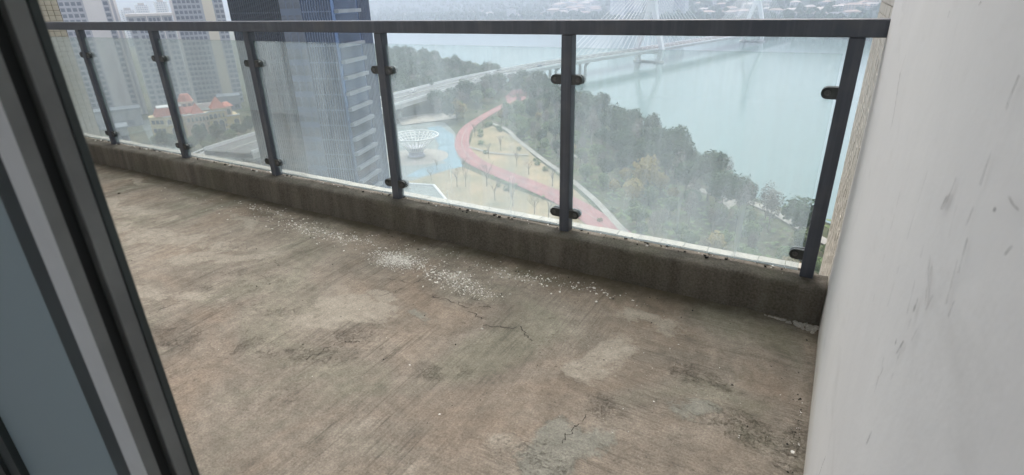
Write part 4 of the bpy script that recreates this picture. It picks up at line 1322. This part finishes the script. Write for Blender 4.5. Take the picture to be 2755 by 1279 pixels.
# local: +x along the facade to the right, -y towards the balcony
def arch(x0, x1, z0, z1, y, par, m_='kg_win', trim=True):
    r = (x1 - x0) / 2
    cx = (x0 + x1) / 2
    pts = [(x0, z0), (x1, z0)] + [(cx + r * math.cos(t), z1 - r + r * math.sin(t)) for t in [math.pi * q / 8 for q in range(9)]]
    g = MB()
    k = len(pts)
    g.v = [(p[0], y - 0.12, p[1]) for p in pts] + [(p[0], y - 0.003, p[1]) for p in pts]
    for q in range(k):
        g.f.append((q, k + q, k + (q + 1) % k, (q + 1) % k)); g.m.append(0)
    g.f.append(tuple(range(k))); g.m.append(0)
    o = g.build('window', M[m_], par)
    if trim:
        g = MB()
        for q in range(1, k - 1):
            g.tube((pts[q][0], y - 0.15, pts[q][1]), (pts[q + 1][0], y - 0.15, pts[q + 1][1]), 0.2, k=4)
        g.tube((pts[0][0], y - 0.15, pts[0][1]), (pts[-1][0], y - 0.15, pts[-1][1]), 0.2, k=4)
        g.tube((cx, y - 0.15, z0), (cx, y - 0.15, z1), 0.08, k=4)
        g.build('frame', M['sun_wall'], o)
    return o
KH = 12.6
def u(c): return (c - 335) / (1385 - 335) * KL        # cornice positions read off an enlargement
MB().prism([(0, 0), (u(1200), 0), (u(1200), 15), (0, 15), (-6, 9.5), (-6, 4.5)], 0, KH).build('walls', M['yellow'], kg)
MB().box(u(600), u(935), -1.3, -0.003, 0, KH - 0.3).build('projecting_bay', M['peach'], kg)
MB().box(u(940), u(1195), -1.0, -0.003, 0, KH + 0.1).build('projecting_bay', M['yellow'], kg)
MB().box(u(1201), u(1400), 0.4, 13, 0, 9.4).build('side_wing', M['yellow'], kg)
MB().box(u(1203), u(1310), 0.9, 10, 9.4, KH + 1.6).build('upper_room', M['peach'], kg)
for x0, x1, y, z in [(-0.2, u(598), 0, KH), (u(596), u(938), -1.3, KH - 0.3), (u(937), u(1200), -1.0, KH + 0.1), (u(1199), u(1405), 0.4, 9.4)]:
    MB().box(x0 - 0.3, x1 + 0.3, y - 0.7, y + 0.6, z, z + 0.5).build('cornice', M['white'], kg)
    MB().box(x0, x1, y - 0.35, y - 0.003, z - 4.3, z - 3.95).build('string_course', M['sun_wall'], kg)
# windows
arch(u(395), u(500), 0.8, 7.6, 0, kg)
arch(u(360), u(420), 9.0, 11.4, 0, kg); arch(u(440), u(480), 9.2, 11.3, 0, kg); arch(u(520), u(575), 9.0, 11.4, 0, kg)
arch(u(690), u(765), 1.2, 8.0, -1.3, kg); arch(u(785), u(865), 1.2, 8.0, -1.3, kg)
for c in (630, 690, 745, 800, 850, 900): arch(u(c), u(c + 34), 9.0, 11.2, -1.3, kg)
for z in (1.2, 4.0, 6.6): arch(u(900), u(928), z, z + 1.7, -1.3, kg)
arch(u(985), u(1060), 1.6, 8.4, -1.0, kg); arch(u(1075), u(1150), 1.6, 8.4, -1.0, kg)
for c in (950, 1015): arch(u(c), u(c + 52), 9.2, 11.8, -1.0, kg)
for c in (1085, 1145): arch(u(c), u(c + 30), 9.5, 11.6, -1.0, kg)
for z in (2.0, 4.8, 7.2): arch(u(1160), u(1188), z, z + 1.6, -1.0, kg)
arch(u(1305), u(1385), 1.2, 7.8, 0.4, kg); arch(u(1230), u(1285), 10.3, 13.2, 0.9, kg)
sw = MB().box(-0.8, 0.8, -0.1, 0.0, 0, 1.9).mesh('window', M['win'])
an = math.atan2(-4.5, 6)
for r_, z in enumerate((1.4, 5.3, 9.3)):
    for f in (0.22, 0.5, 0.78):
        q = link('window', sw, kg); q.location = (-6 * f - 0.05, 4.5 * f - 0.08, z); q.rotation_euler.z = an
# roofs
def pyramid(x, y, z, rx, ry, h, name='turret_roof', m_='red_roof', top=0.0):
    g = MB()
    g.v = [(x - rx, y - ry, z), (x + rx, y - ry, z), (x + rx, y + ry, z), (x - rx, y + ry, z), (x - rx * top, y - ry * top, z + h), (x + rx * top, y - ry * top, z + h), (x + rx * top, y + ry * top, z + h), (x - rx * top, y + ry * top, z + h)]
    g.f = [(0, 1, 5, 4), (1, 2, 6, 5), (2, 3, 7, 6), (3, 0, 4, 7), (4, 5, 6, 7)]; g.m = [0] * 5
    return g.build(name, M[m_], kg)
pyramid(u(440), 5.0, KH + 0.5, 7.0, 5.4, 3.6, 'mansard_roof', top=0.72)
MB().box(u(440) - 5.2, u(440) + 5.2, 1.2, 9.0, KH + 4.0, KH + 4.5).build('roof_rim', M['white'], kg)
pyramid(u(800), 1.3, KH + 0.2, 2.8, 2.8, 5.0)
MB().box(u(800) - 2.6, u(800) + 2.6, -1.29, 4.0, KH - 0.2, KH + 0.25).build('turret_wall', M['peach'], kg)
MB().box(u(1110) - 3.0, u(1110) + 3.0, -0.99, 4.8, KH + 0.6, KH + 1.5).build('turret_wall', M['yellow'], kg)
pyramid(u(1110), 1.9, KH + 1.5, 3.5, 3.5, 5.6)
pyramid(u(680), 5.5, KH + 0.5, 4.6, 4.0, 2.6, 'hip_roof', top=0.5)
g = MB().lathe([(3.1, KH), (3.1, KH + 5.0), (3.7, KH + 5.1), (3.7, KH + 5.5), (2.9, KH + 5.6)], 8, 0, (u(700), 8.0)); g.build('cupola', M['sun_wall'], kg)
g = MB().lathe([(3.5, KH + 5.5), (2.0, KH + 8.8), (0.0, KH + 9.0)], 8, 0, (u(700), 8.0)); g.build('cupola_roof', M['red_roof'], kg)
for k in range(8):
    t = 6.2832 * (k + 0.5) / 8
    q = link('window', sw, kg); q.location = (u(700) + 2.95 * math.cos(t), 8.0 + 2.95 * math.sin(t), KH + 2.6); q.rotation_euler.z = t + math.pi / 2
MB().box(u(860), u(1200), 4.2, 14.6, KH + 0.02, KH + 0.5).build('roof_terrace', M['plaza_grey'], kg)
MB().box(u(820), u(1200), 14.0, 14.9, KH, KH + 2.6).build('roof_wall', M['white'], kg)
pyramid(u(1262), 5.0, KH + 1.6, 2.6, 4.4, 1.6, 'hip_roof', top=0.4)

# ================================================================== curved footbridge
fb = thing('curved_footbridge', gp(600, 385, GZ), 'white curved footbridge with railings in front of the kindergarten', 'footbridge')
def ribbon2(pl, wdt, z0, z1, nm, m_):
    A, B = offset(pl, wdt / 2), offset(pl, -wdt / 2)
    g = MB()
    for q in range(len(pl)):
        g.v += [(A[q][0] - fb.location.x, A[q][1] - fb.location.y, z0), (B[q][0] - fb.location.x, B[q][1] - fb.location.y, z0), (B[q][0] - fb.location.x, B[q][1] - fb.location.y, z1), (A[q][0] - fb.location.x, A[q][1] - fb.location.y, z1)]
    for q in range(len(pl) - 1):
        for c in range(4):
            d = (c + 1) % 4
            g.f.append((q * 4 + c, q * 4 + d, q * 4 + 4 + d, q * 4 + 4 + c)); g.m.append(0)
    return g.build(nm, M[m_], fb)
for pl in ([(485, 398), (530, 378), (575, 367), (610, 366), (650, 374), (700, 392)], [(600, 380), (640, 392), (680, 404)], [(600, 366), (630, 356), (660, 350)]):
    L_ = smooth_line([v2(gp(a_, b_, GZ + 6)) for a_, b_ in pl], 6)
    ribbon2(L_, 3.4, 5.2, 6.0, 'deck', 'concrete')
    for s_ in (-1, 1):
        eL = offset(L_, s_ * 1.6)
        ribbon2(eL, 0.4, 6.9, 7.3, 'handrail', 'white')
        for q in range(0, len(eL), 2):
            MB().tube((eL[q][0] - fb.location.x, eL[q][1] - fb.location.y, 6.0), (eL[q][0] - fb.location.x, eL[q][1] - fb.location.y, 7.0), 0.09, k=4).build('baluster', M['white'], fb)
    for q in range(2, len(L_), 6):
        MB().tube((L_[q][0] - fb.location.x, L_[q][1] - fb.location.y, 0), (L_[q][0] - fb.location.x, L_[q][1] - fb.location.y, 5.2), 0.45, k=8).build('pier', M['concrete'], fb)

# ================================================================== town on the far bank
fr = random.Random(77)
def far_building(px, py, wd, hh, m_, lab, grp, az=None, dist=None, nm='far_house', par=None, rf='far_roof'):
    d = ray(px, py)
    az_ = math.degrees(math.atan2(-d.x, d.y))
    r = dist
    if r is None:                                       # the first place where the line of sight meets the hills
        L = math.hypot(d.x, d.y)
        r = far_r(az_) + 15
        while r < 7000:
            p = polar(az_, r, 0)
            if CAM.z + d.z / L * r <= far_h(p.x, p.y, az_, r): break
            r += 12
        if r >= 7000: return
    p = polar(az_, r, 0)
    z = far_h(p.x, p.y, az_, r) - 3
    o = thing(nm, (p.x, p.y, z), lab, 'building', grp, R_(az_ + fr.uniform(-25, 25)))
    dp = wd * fr.uniform(0.5, 0.9)
    MB().box(-wd / 2, wd / 2, 0, dp, 0, hh).build('walls', M[m_], o)
    if hh < 22:
        g = MB(); g.v = [(-wd / 2 - 1, -1, hh), (wd / 2 + 1, -1, hh), (wd / 2 + 1, dp + 1, hh), (-wd / 2 - 1, dp + 1, hh), (-wd / 4, dp / 2, hh + 3.5), (wd / 4, dp / 2, hh + 3.5)]
        g.f = [(0, 1, 5, 4), (1, 2, 5), (2, 3, 4, 5), (3, 0, 4)]; g.m = [0] * 4
        g.build('roof', M[rf], o)
    else:
        MB().box(-wd / 5, wd / 5, dp * 0.2, dp * 0.7, hh, hh + 4).build('roof_house', M['far_roof'], o)
def house_set(n_, x0, x1, y0, y1, wr, hr, where, grp, nm):
    for k in range(n_):
        wl, hh = fr.uniform(*wr), fr.uniform(*hr)
        c = fr.choices(('far_low', 'far_cream', 'far_grey'), (5, 2, 2))[0]
        rf = fr.choice(('far_roof', 'far_tile', 'far_slate'))
        lab = '%s %s house with a %s roof %s' % ('wide' if wl > sum(wr) / 2 else 'narrow', {'far_low': 'white', 'far_cream': 'cream', 'far_grey': 'grey'}[c] + (' tall' if hh > sum(hr) / 2 else ' low'), {'far_roof': 'pale', 'far_tile': 'red', 'far_slate': 'dark'}[rf], where)
        far_building(fr.uniform(x0, x1), fr.uniform(y0, y1), wl, hh, c, lab, grp, nm=nm, rf=rf)
house_set(46, 1385, 1500, 6, 40, (18, 40), (9, 20), 'in the dense hillside cluster', 'houses clustered on the far hillside', 'hillside_house')
house_set(40, 1720, 2210, 8, 46, (14, 36), (7, 15), 'among trees behind the two pylons', 'houses scattered on the far bank', 'far_house')
house_set(12, 1010, 1370, 28, 44, (14, 30), (7, 14), 'near the far waterline upstream', 'houses along the far waterline', 'waterline_house')
far_building(1290, 42, 24, 22, 'far_low', 'white four-storey block alone by the far waterline', None, nm='waterfront_block')
for q, (px, m_, lab) in enumerate([(1556, 'far_white', 'white riverside high-rise left of the nearer pylon'), (1578, 'far_blue', 'blue grey riverside high-rise left of the nearer pylon'), (1600, 'far_white', 'white riverside high-rise touching the left cables'), (1668, 'far_white', 'white riverside high-rise right of the nearer pylon'), (1690, 'far_blue', 'narrow blue grey high-rise right of the nearer pylon'), (1706, 'far_white', 'last white high-rise before the houses begin')]):
    far_building(px, 44, 30, 92, m_, lab, 'high-rises behind the nearer pylon', nm='riverside_tower', dist=1500 + 25 * (q % 3))
# road viaduct climbing the far bank with two tunnel mouths
vd = thing('hill_viaduct', polar(3, 1500, -55), 'pale road viaduct climbing to two tunnel mouths on the far hillside', 'viaduct')
vl = smooth_line([(p.x - vd.location.x, p.y - vd.location.y, z - vd.location.z) for p, z in [(polar(4.6, 1250, 0), -46), (polar(3.4, 1400, 0), -42), (polar(2.0, 1560, 0), -36), (polar(1.4, 1720, 0), -28), (polar(1.6, 1850, 0), -20)]], 6)
g = MB()
for q in range(len(vl) - 1):
    a_, b_ = vl[q], vl[q + 1]
    g.face([(a_[0] - 8, a_[1], a_[2]), (a_[0] + 8, a_[1], a_[2]), (b_[0] + 8, b_[1], b_[2]), (b_[0] - 8, b_[1], b_[2])])
    for s_ in (-8, 8):
        g.face([(a_[0] + s_, a_[1], a_[2] + 1.5), (b_[0] + s_, b_[1], b_[2] + 1.5), (b_[0] + s_, b_[1], b_[2] - 2), (a_[0] + s_, a_[1], a_[2] - 2)])
g.build('deck', M['concrete'], vd)
for q in range(1, len(vl), 3):
    MB().tube((vl[q][0], vl[q][1], vl[q][2] - 25), (vl[q][0], vl[q][1], vl[q][2] - 1), 2.2, k=8).build('pier', M['concrete'], vd)
pe = Vector(vl[-1])
MB().box(pe.x - 70, pe.x + 40, pe.y + 4, pe.y + 16, pe.z - 14, pe.z + 22).build('portal_wall', M['res_beige'], vd)
for xx in (-38, 6):
    g = MB(); k = 12
    pts = [(pe.x + xx - 11, pe.z - 12), (pe.x + xx + 11, pe.z - 12)] + [(pe.x + xx + 11 * math.cos(t), pe.z + 11 * math.sin(t)) for t in [math.pi * q / 10 for q in range(11)]]
    g.face([(p[0], pe.y + 3.9, p[1]) for p in pts]); g.build('tunnel_mouth', M['tower_dark'], vd)

# ================================================================== trees
tr = random.Random(5)
def crown_mesh(name, m_, lobes, n_, size, seed, droop=0.0):
    r = random.Random(seed)
    V, F = [], []
    tot = sum(l[3] * l[4] * l[5] for l in lobes)
    for (cx, cy_, cz, rx, ry, rz) in lobes:
        for q in range(max(6, int(n_ * rx * ry * rz / tot))):
            while True:
                d = Vector((r.uniform(-1, 1), r.uniform(-1, 1), r.uniform(-1, 1)))
                if 0.05 < d.length < 1: break
            rad = d.length ** 0.45
            d.normalize()
            jit = 1 + 0.16 * math.sin(7 * d.x + 3 * seed) * math.sin(6 * d.z + seed) + r.uniform(-0.1, 0.12)
            p = Vector((cx + d.x * rx * rad * jit, cy_ + d.y * ry * rad * jit, cz + d.z * rz * rad * jit))
            nrm = (d + Vector((r.uniform(-1, 1), r.uniform(-1, 1), r.uniform(-0.4, 1))) * 0.8).normalized()
            uu = nrm.orthogonal().normalized()
            a = r.uniform(0, 6.28)
            uu = Matrix.Rotation(a, 3, nrm) @ uu
            vv = nrm.cross(uu)
            s1, s2 = size * r.uniform(0.6, 1.3), size * r.uniform(0.4, 0.9)
            n0 = len(V)
            V += [tuple(p - uu * s1), tuple(p - vv * s2), tuple(p + uu * s1), tuple(p + vv * s2)]
            F.append((n0, n0 + 1, n0 + 2, n0 + 3))
    me = bpy.data.meshes.new(name)
    me.from_pydata(V, [], F)
    me.materials.append(m_)
    return me
def trunk_mesh(h, r_, limbs, m_, seed):
    r = random.Random(seed)
    g = MB()
    p = Vector((0, 0, -0.3))
    k = 4
    for q in range(k):
        e = p + Vector((r.uniform(-0.15, 0.15), r.uniform(-0.15, 0.15), (h + 0.3) / k))
        g.tube(p, e, r_ * (1 - 0.7 * q / k), r_ * (1 - 0.7 * (q + 1) / k), 6)
        p = e
    for q in range(limbs):
        z = h * r.uniform(0.45, 0.9)
        t = r.uniform(0, 6.28)
        L = h * r.uniform(0.2, 0.4)
        g.tube((0, 0, z), (L * math.cos(t), L * math.sin(t), z + L * r.uniform(0.5, 1.1)), r_ * 0.4, r_ * 0.12, 5)
    return g.mesh('trunk', m_)
def bare_meshes(seed, h, m_):
    r = random.Random(seed)
    g = MB(); tw_ = MB()
    def grow(p, d, L, rad, lev):
        e = p + d * L
        (g if lev < 2 else tw_).tube(p, e, rad, rad * 0.6, 5 if lev < 2 else 3, cap=False)
        if lev >= 4: return
        for q in range(3 if lev else 6):
            nd = (d + Vector((r.uniform(-1, 1), r.uniform(-1, 1), r.uniform(-0.1, 0.9))) * 0.75).normalized()
            grow(p.lerp(e, r.uniform(0.55, 1.0)), nd, L * r.uniform(0.5, 0.72), rad * 0.5, lev + 1)
    grow(Vector((0, 0, -0.2)), Vector((0, 0, 1)), h * 0.42, 0.17, 0)
    return g.mesh('trunk', m_), tw_.mesh('crown', m_)
def lobes(seed, n_, R, H, z0):
    r = random.Random(seed)
    out = [(0, 0, z0 + H * 0.5, R * 0.72, R * 0.72, H * 0.5)]
    for q in range(n_):
        t = 6.28 * q / n_ + r.uniform(-0.4, 0.4)
        f = r.uniform(0.45, 0.62)
        out.append((R * f * math.cos(t), R * f * math.sin(t), z0 + H * r.uniform(0.3, 0.72), R * r.uniform(0.36, 0.5), R * r.uniform(0.36, 0.5), H * r.uniform(0.22, 0.34)))
    return out
KIND = {}
KIND['dark'] = [(trunk_mesh(6.0, 0.3, 4, M['bark'], 10 + q), crown_mesh('crown', M['leaf_dark'], lobes(10 + q, 6, 4.3, 7.4, 4.6), 1000, 0.50, 10 + q)) for q in range(4)]
KIND['green'] = [(trunk_mesh(4.2, 0.25, 4, M['bark'], 20 + q), crown_mesh('crown', M['leaf_green'], lobes(20 + q, 6, 3.8, 5.6, 2.4), 850, 0.46, 20 + q)) for q in range(4)]
KIND['olive'] = [(trunk_mesh(4.0, 0.22, 5, M['bark'], 30 + q), crown_mesh('crown', M['leaf_olive'], lobes(30 + q, 5, 3.4, 5.4, 2.4), 800, 0.36, 30 + q)) for q in range(3)]
KIND['grey'] = [(trunk_mesh(8.0, 0.2, 8, M['bark_pale'], 40 + q), crown_mesh('crown', M['leaf_grey'], lobes(40 + q, 5, 2.6, 8.0, 3.2), 620, 0.26, 40 + q)) for q in range(3)]
KIND['bare'] = [bare_meshes(50 + q, 9.0, M['bark_pale']) for q in range(3)]
def plant(kind, x, y, sc_, label, group, nm='tree', z=GZ):
    tm_, cm_ = tr.choice(KIND[kind])
    o = thing(nm, (x, y, z), label, 'tree', group, tr.uniform(0, 6.28))
    o.scale = (sc_ * tr.uniform(0.85, 1.15), sc_ * tr.uniform(0.85, 1.15), sc_ * tr.uniform(0.85, 1.2))
    link('trunk', tm_, o); link('crown', cm_, o)
    return o
free_lines = [(track, 7.0), (track[:30], 12.5), (wpath, 3.2), (prom, 6.5)]
free_polys = [lawn1, lawn2, plaza, psq, park]
taken = []
def ok(x, y, sp):
    if not inside(x, y, land_poly): return False
    for L_, d_ in free_lines:
        if seg_d(x, y, L_) < d_: return False
    for P in free_polys:
        if inside(x, y, P): return False
    if seg_d(x, y, cl) < 14: return False
    for (a_, b_) in taken:
        if (a_ - x) ** 2 + (b_ - y) ** 2 < sp * sp: return False
    return True
shore_l = shore[3:17]
cand = []
# the wooded bank right of the track, thick along the water
tries = 0
while tries < 9000:
    tries += 1
    x, y = tr.uniform(-190, 26), tr.uniform(112, 420)
    px, py = to_px((x, y, GZ))
    if px < 1235 or py > 900 or px > 2330: continue
    ds = seg_d(x, y, shore_l)
    sp = 5.0 if ds < 22 else 6.2
    if not ok(x, y, sp) or ds < 2: continue
    taken.append((x, y))
    if ds < 24: k = tr.choices(('dark', 'grey', 'green'), (6, 3, 1))[0]
    elif px < 1460: k = tr.choices(('green', 'grey', 'olive', 'dark'), (4, 3, 1.5, 2))[0]
    else: k = tr.choices(('green', 'olive', 'grey', 'dark'), (5, 2, 2, 1.5))[0]
    cand.append((math.hypot(x, y), x, y, k, ds, px, py))
cand.sort()
KN = {'dark': 'dark evergreen', 'grey': 'grey leafless tree', 'green': 'bushy green tree', 'olive': 'yellowish olive tree'}
def tree_label(k, ds, x, y, s_):
    size = 'big' if s_ > 1.1 else ('small' if s_ < 0.72 else 'medium')
    if ds < 9: where, g_ = 'in the front row right at the water', 'trees at the water'
    elif ds < 24: where, g_ = 'in the second rank of the belt along the water', 'trees of the waterside belt'
    elif seg_d(x, y, prom) < 11: where, g_ = 'close beside the pale promenade', 'trees beside the promenade'
    elif seg_d(x, y, wpath) < 12: where, g_ = 'close beside the winding pale path', 'trees beside the pale path'
    else: where, g_ = 'deep in the park wood between path and waterside belt', 'trees of the park wood'
    return '%s %s %s' % (size, KN[k], where), g_
stuffV, stuffF, stuffM = [], [], []
def to_stuff(kind, x, y, s_, z=GZ):
    me_ = tr.choice(KIND[kind])[1]
    n0 = len(stuffV)
    a = tr.uniform(0, 6.28); ca, sa = math.cos(a) * s_, math.sin(a) * s_
    stuffV.extend([(x + v.co.x * ca - v.co.y * sa, y + v.co.x * sa + v.co.y * ca, z + v.co.z * s_) for v in me_.vertices])
    stuffF.extend([tuple(n0 + q for q in p.vertices) for p in me_.polygons])
    stuffM.extend([('dark', 'green', 'olive', 'grey').index(kind)] * len(me_.polygons))
NTREE = 235
for q, (dd, x, y, k, ds, px, py) in enumerate(cand):
    s_ = tr.uniform(0.85, 1.25) * (1.0 if ds < 24 else 0.72)
    if q < NTREE:
        lab, grp = tree_label(k, ds, x, y, s_)
        plant(k, x, y, s_, lab, grp, {'dark': 'evergreen_tree', 'green': 'broadleaf_tree', 'olive': 'olive_green_tree', 'grey': 'leafless_tree'}[k])
    else:
        to_stuff(k, x, y, s_)
# woods beyond the bridge, along the bridge and beside the plaza: one mass
for reg, n_, w_ in ((((940, 128), (1330, 238)), 330, (6, 2, 0, 3)), (((860, 238), (1260, 320)), 150, (4, 3, 1, 2))):
    tries = got = 0
    while tries < 6000 and got < n_:
        tries += 1
        p = gp(tr.uniform(reg[0][0], reg[1][0]), tr.uniform(reg[0][1], reg[1][1]), GZ)
        if not ok(p.x, p.y, 6.5): continue
        if seg_d(p.x, p.y, shore) < 4: continue
        taken.append((p.x, p.y)); got += 1
        to_stuff(tr.choices(('dark', 'green', 'olive', 'grey'), w_)[0], p.x, p.y, tr.uniform(0.9, 1.35))
got = 0
while got < 130:                                          # park below the balcony, hidden by the curb from the doorway
    x, y = tr.uniform(-150, 40), tr.uniform(22, 118)
    if inside(x, y, land_poly) and not inside(x, y, lawn1) and seg_d(x, y, track) > 8 and seg_d(x, y, wpath) > 5 and not (abs(x - tc_.x + 13) < 26 and abs(y - tc_.y) < 26):
        to_stuff(tr.choice(('green', 'green', 'dark', 'olive', 'grey')), x, y, tr.uniform(0.6, 0.9))
    got += 1
me = bpy.data.meshes.new('far_woods')
me.from_pydata(stuffV, [], stuffF)
for k in ('dark', 'green', 'olive', 'grey'): me.materials.append(M['leaf_' + k])
me.polygons.foreach_set('material_index', stuffM)
tag(link('far_woods', me), 'distant mass of trees around the bridge approach and upstream bank', 'woods', kind='stuff')
# slender bare trees on the dry lawn
bare = [(1085, 455), (1100, 430), (1150, 470), (1165, 432), (1172, 470), (1230, 400), (1225, 470), (1245, 505), (1300, 420), (1290, 520), (1345, 540), (1330, 440), (1390, 470), (1380, 560), (1195, 345), (1260, 380), (1215, 330), (1420, 560)]
for q, (a_, b_) in enumerate(bare):
    p = gp(a_, b_, GZ)
    plant('bare', p.x, p.y, tr.uniform(0.75, 1.0), 'slender bare tree standing on the dry lawn beside the red track', 'bare trees on the dry lawn', 'bare_tree', GZ + 0.1)
# yellow willow where the track bends, single conspicuous crowns
for a_, b_, k, s_, lab in [(1150, 305, 'olive', 1.35, 'rounded yellow-green tree at the far bend of the red track'), (1165, 296, 'olive', 1.1, 'smaller yellow-green tree touching the rounded one at the track bend'), (1620, 500, 'olive', 1.5, 'broad golden olive tree in the middle of the park wood'), (1590, 520, 'olive', 1.2, 'golden olive tree just left of the broad one')]:
    p = gp(a_, b_, GZ)
    plant(k, p.x, p.y, s_, lab, 'yellowish trees', 'yellow_tree')
# street trees below the kindergarten
for a_, b_ in [(490, 380), (512, 376), (535, 368), (552, 366), (566, 358), (584, 357), (602, 350), (617, 352), (634, 347), (525, 385), (440, 392), (420, 385), (400, 372)]:
    p = gp(a_, b_, GZ)
    plant('green' if tr.random() < 0.6 else 'dark', p.x, p.y, tr.uniform(0.65, 0.9), 'street tree in front of the yellow kindergarten', 'street trees by the kindergarten', 'street_tree')
# rounded clipped shrubs dotted along path and track
sh_me = [crown_mesh('crown', M['leaf_green'], [(0, 0, 0.7, 1.0, 1.0, 0.8)], 150, 0.2, 90 + q) for q in range(3)]
st_me = MB().tube((0, 0, -0.1), (0, 0, 0.6), 0.08, 0.05, 5).mesh('stem', M['bark'])
for q in range(46):
    L_, off, lab = ((wpath, 2.4, 'round green shrub on the lawn edge of the winding pale path'), (track, 7.2, 'round green shrub planted along the rim of the red track'))[q % 2]
    k = tr.randrange(2, len(L_) - 2)
    o_ = offset(L_, (off + tr.uniform(0, 2.5)) * (1 if tr.random() < 0.5 else -1))[k]
    if inside(o_[0], o_[1], plaza): continue
    o = thing('shrub', (o_[0], o_[1], GZ + 0.1), lab, 'shrub', 'round shrubs along ' + ('path', 'track')[q % 2], tr.uniform(0, 6))
    s_ = tr.uniform(0.8, 1.6); o.scale = (s_, s_, s_)
    link('foliage', tr.choice(sh_me), o); link('stem', st_me, o)
# undergrowth between the trees
uv, uf = [], []
for q in range(15000):
    x, y = tr.uniform(-190, 26), tr.uniform(112, 400)
    if not inside(x, y, land_poly): continue
    px, py = to_px((x, y, GZ))
    if px < 1235 or px > 2330: continue
    if any(seg_d(x, y, L_) < d_ * 0.6 for L_, d_ in free_lines) or any(inside(x, y, P) for P in free_polys): continue
    z = GZ + tr.uniform(0.1, 1.1)
    a = tr.uniform(0, 6.28); s_ = tr.uniform(0.4, 1.0)
    n0 = len(uv)
    uv += [(x + s_ * math.cos(a), y + s_ * math.sin(a), z), (x - s_ * math.sin(a), y + s_ * math.cos(a), z + tr.uniform(-0.3, 0.5)), (x - s_ * math.cos(a), y - s_ * math.sin(a), z), (x + s_ * math.sin(a), y - s_ * math.cos(a), z + tr.uniform(-0.3, 0.5))]
    uf.append((n0, n0 + 1, n0 + 2, n0 + 3))
me = bpy.data.meshes.new('undergrowth'); me.from_pydata(uv, [], uf); me.materials.append(M['leaf_green'])
tag(link('undergrowth', me), 'low shrubs and ground cover under the park trees', 'shrubs', kind='stuff')
# scattered tree clumps on the far hills
hv, hf = [], []
for q in range(5200):
    az = tr.uniform(-12, 55)
    r = far_r(az) + 10 + 2600 * tr.random() ** 1.8
    p = polar(az, r, 0)
    z = far_h(p.x, p.y, az, r)
    s_ = tr.uniform(4, 9)
    n0 = len(hv)
    for dz, rr in ((-2, 1.0), (s_ * 0.8, 1.0), (s_ * 1.5, 0.35)):
        for k in range(5):
            t = 1.2566 * k + q
            hv.append((p.x + s_ * rr * math.cos(t) * tr.uniform(0.7, 1.2), p.y + s_ * rr * math.sin(t) * tr.uniform(0.7, 1.2), z + dz + tr.uniform(-1, 1)))
    for lv in (0, 5):
        for k in range(5):
            hf.append((n0 + lv + k, n0 + lv + (k + 1) % 5, n0 + lv + 5 + (k + 1) % 5, n0 + lv + 5 + k))
    hf.append(tuple(n0 + 10 + k for k in range(5)))
me = bpy.data.meshes.new('far_bank_woods'); me.from_pydata(hv, [], hf); me.materials.append(M['leaf_dark'])
tag(link('far_bank_woods', me), 'wooded slopes of the far bank', 'woods', kind='stuff')

# ================================================================== haze: one even box of air round everything
hz = MB().box(-8200, 8200, -2400, 8200, -70, 460)
t = NT('pale haze')
pv = t.n.new('ShaderNodeVolumePrincipled')
pv.inputs['Color'].default_value = (0.80, 0.875, 1.0, 1)
pv.inputs['Density'].default_value = 0.00044
pv.inputs['Anisotropy'].default_value = 0.0
t.l.new(pv.outputs[0], t.out.inputs['Volume'])
tag(hz.build('haze', t.mat), 'pale even haze filling the air over river and city', 'haze', kind='stuff')
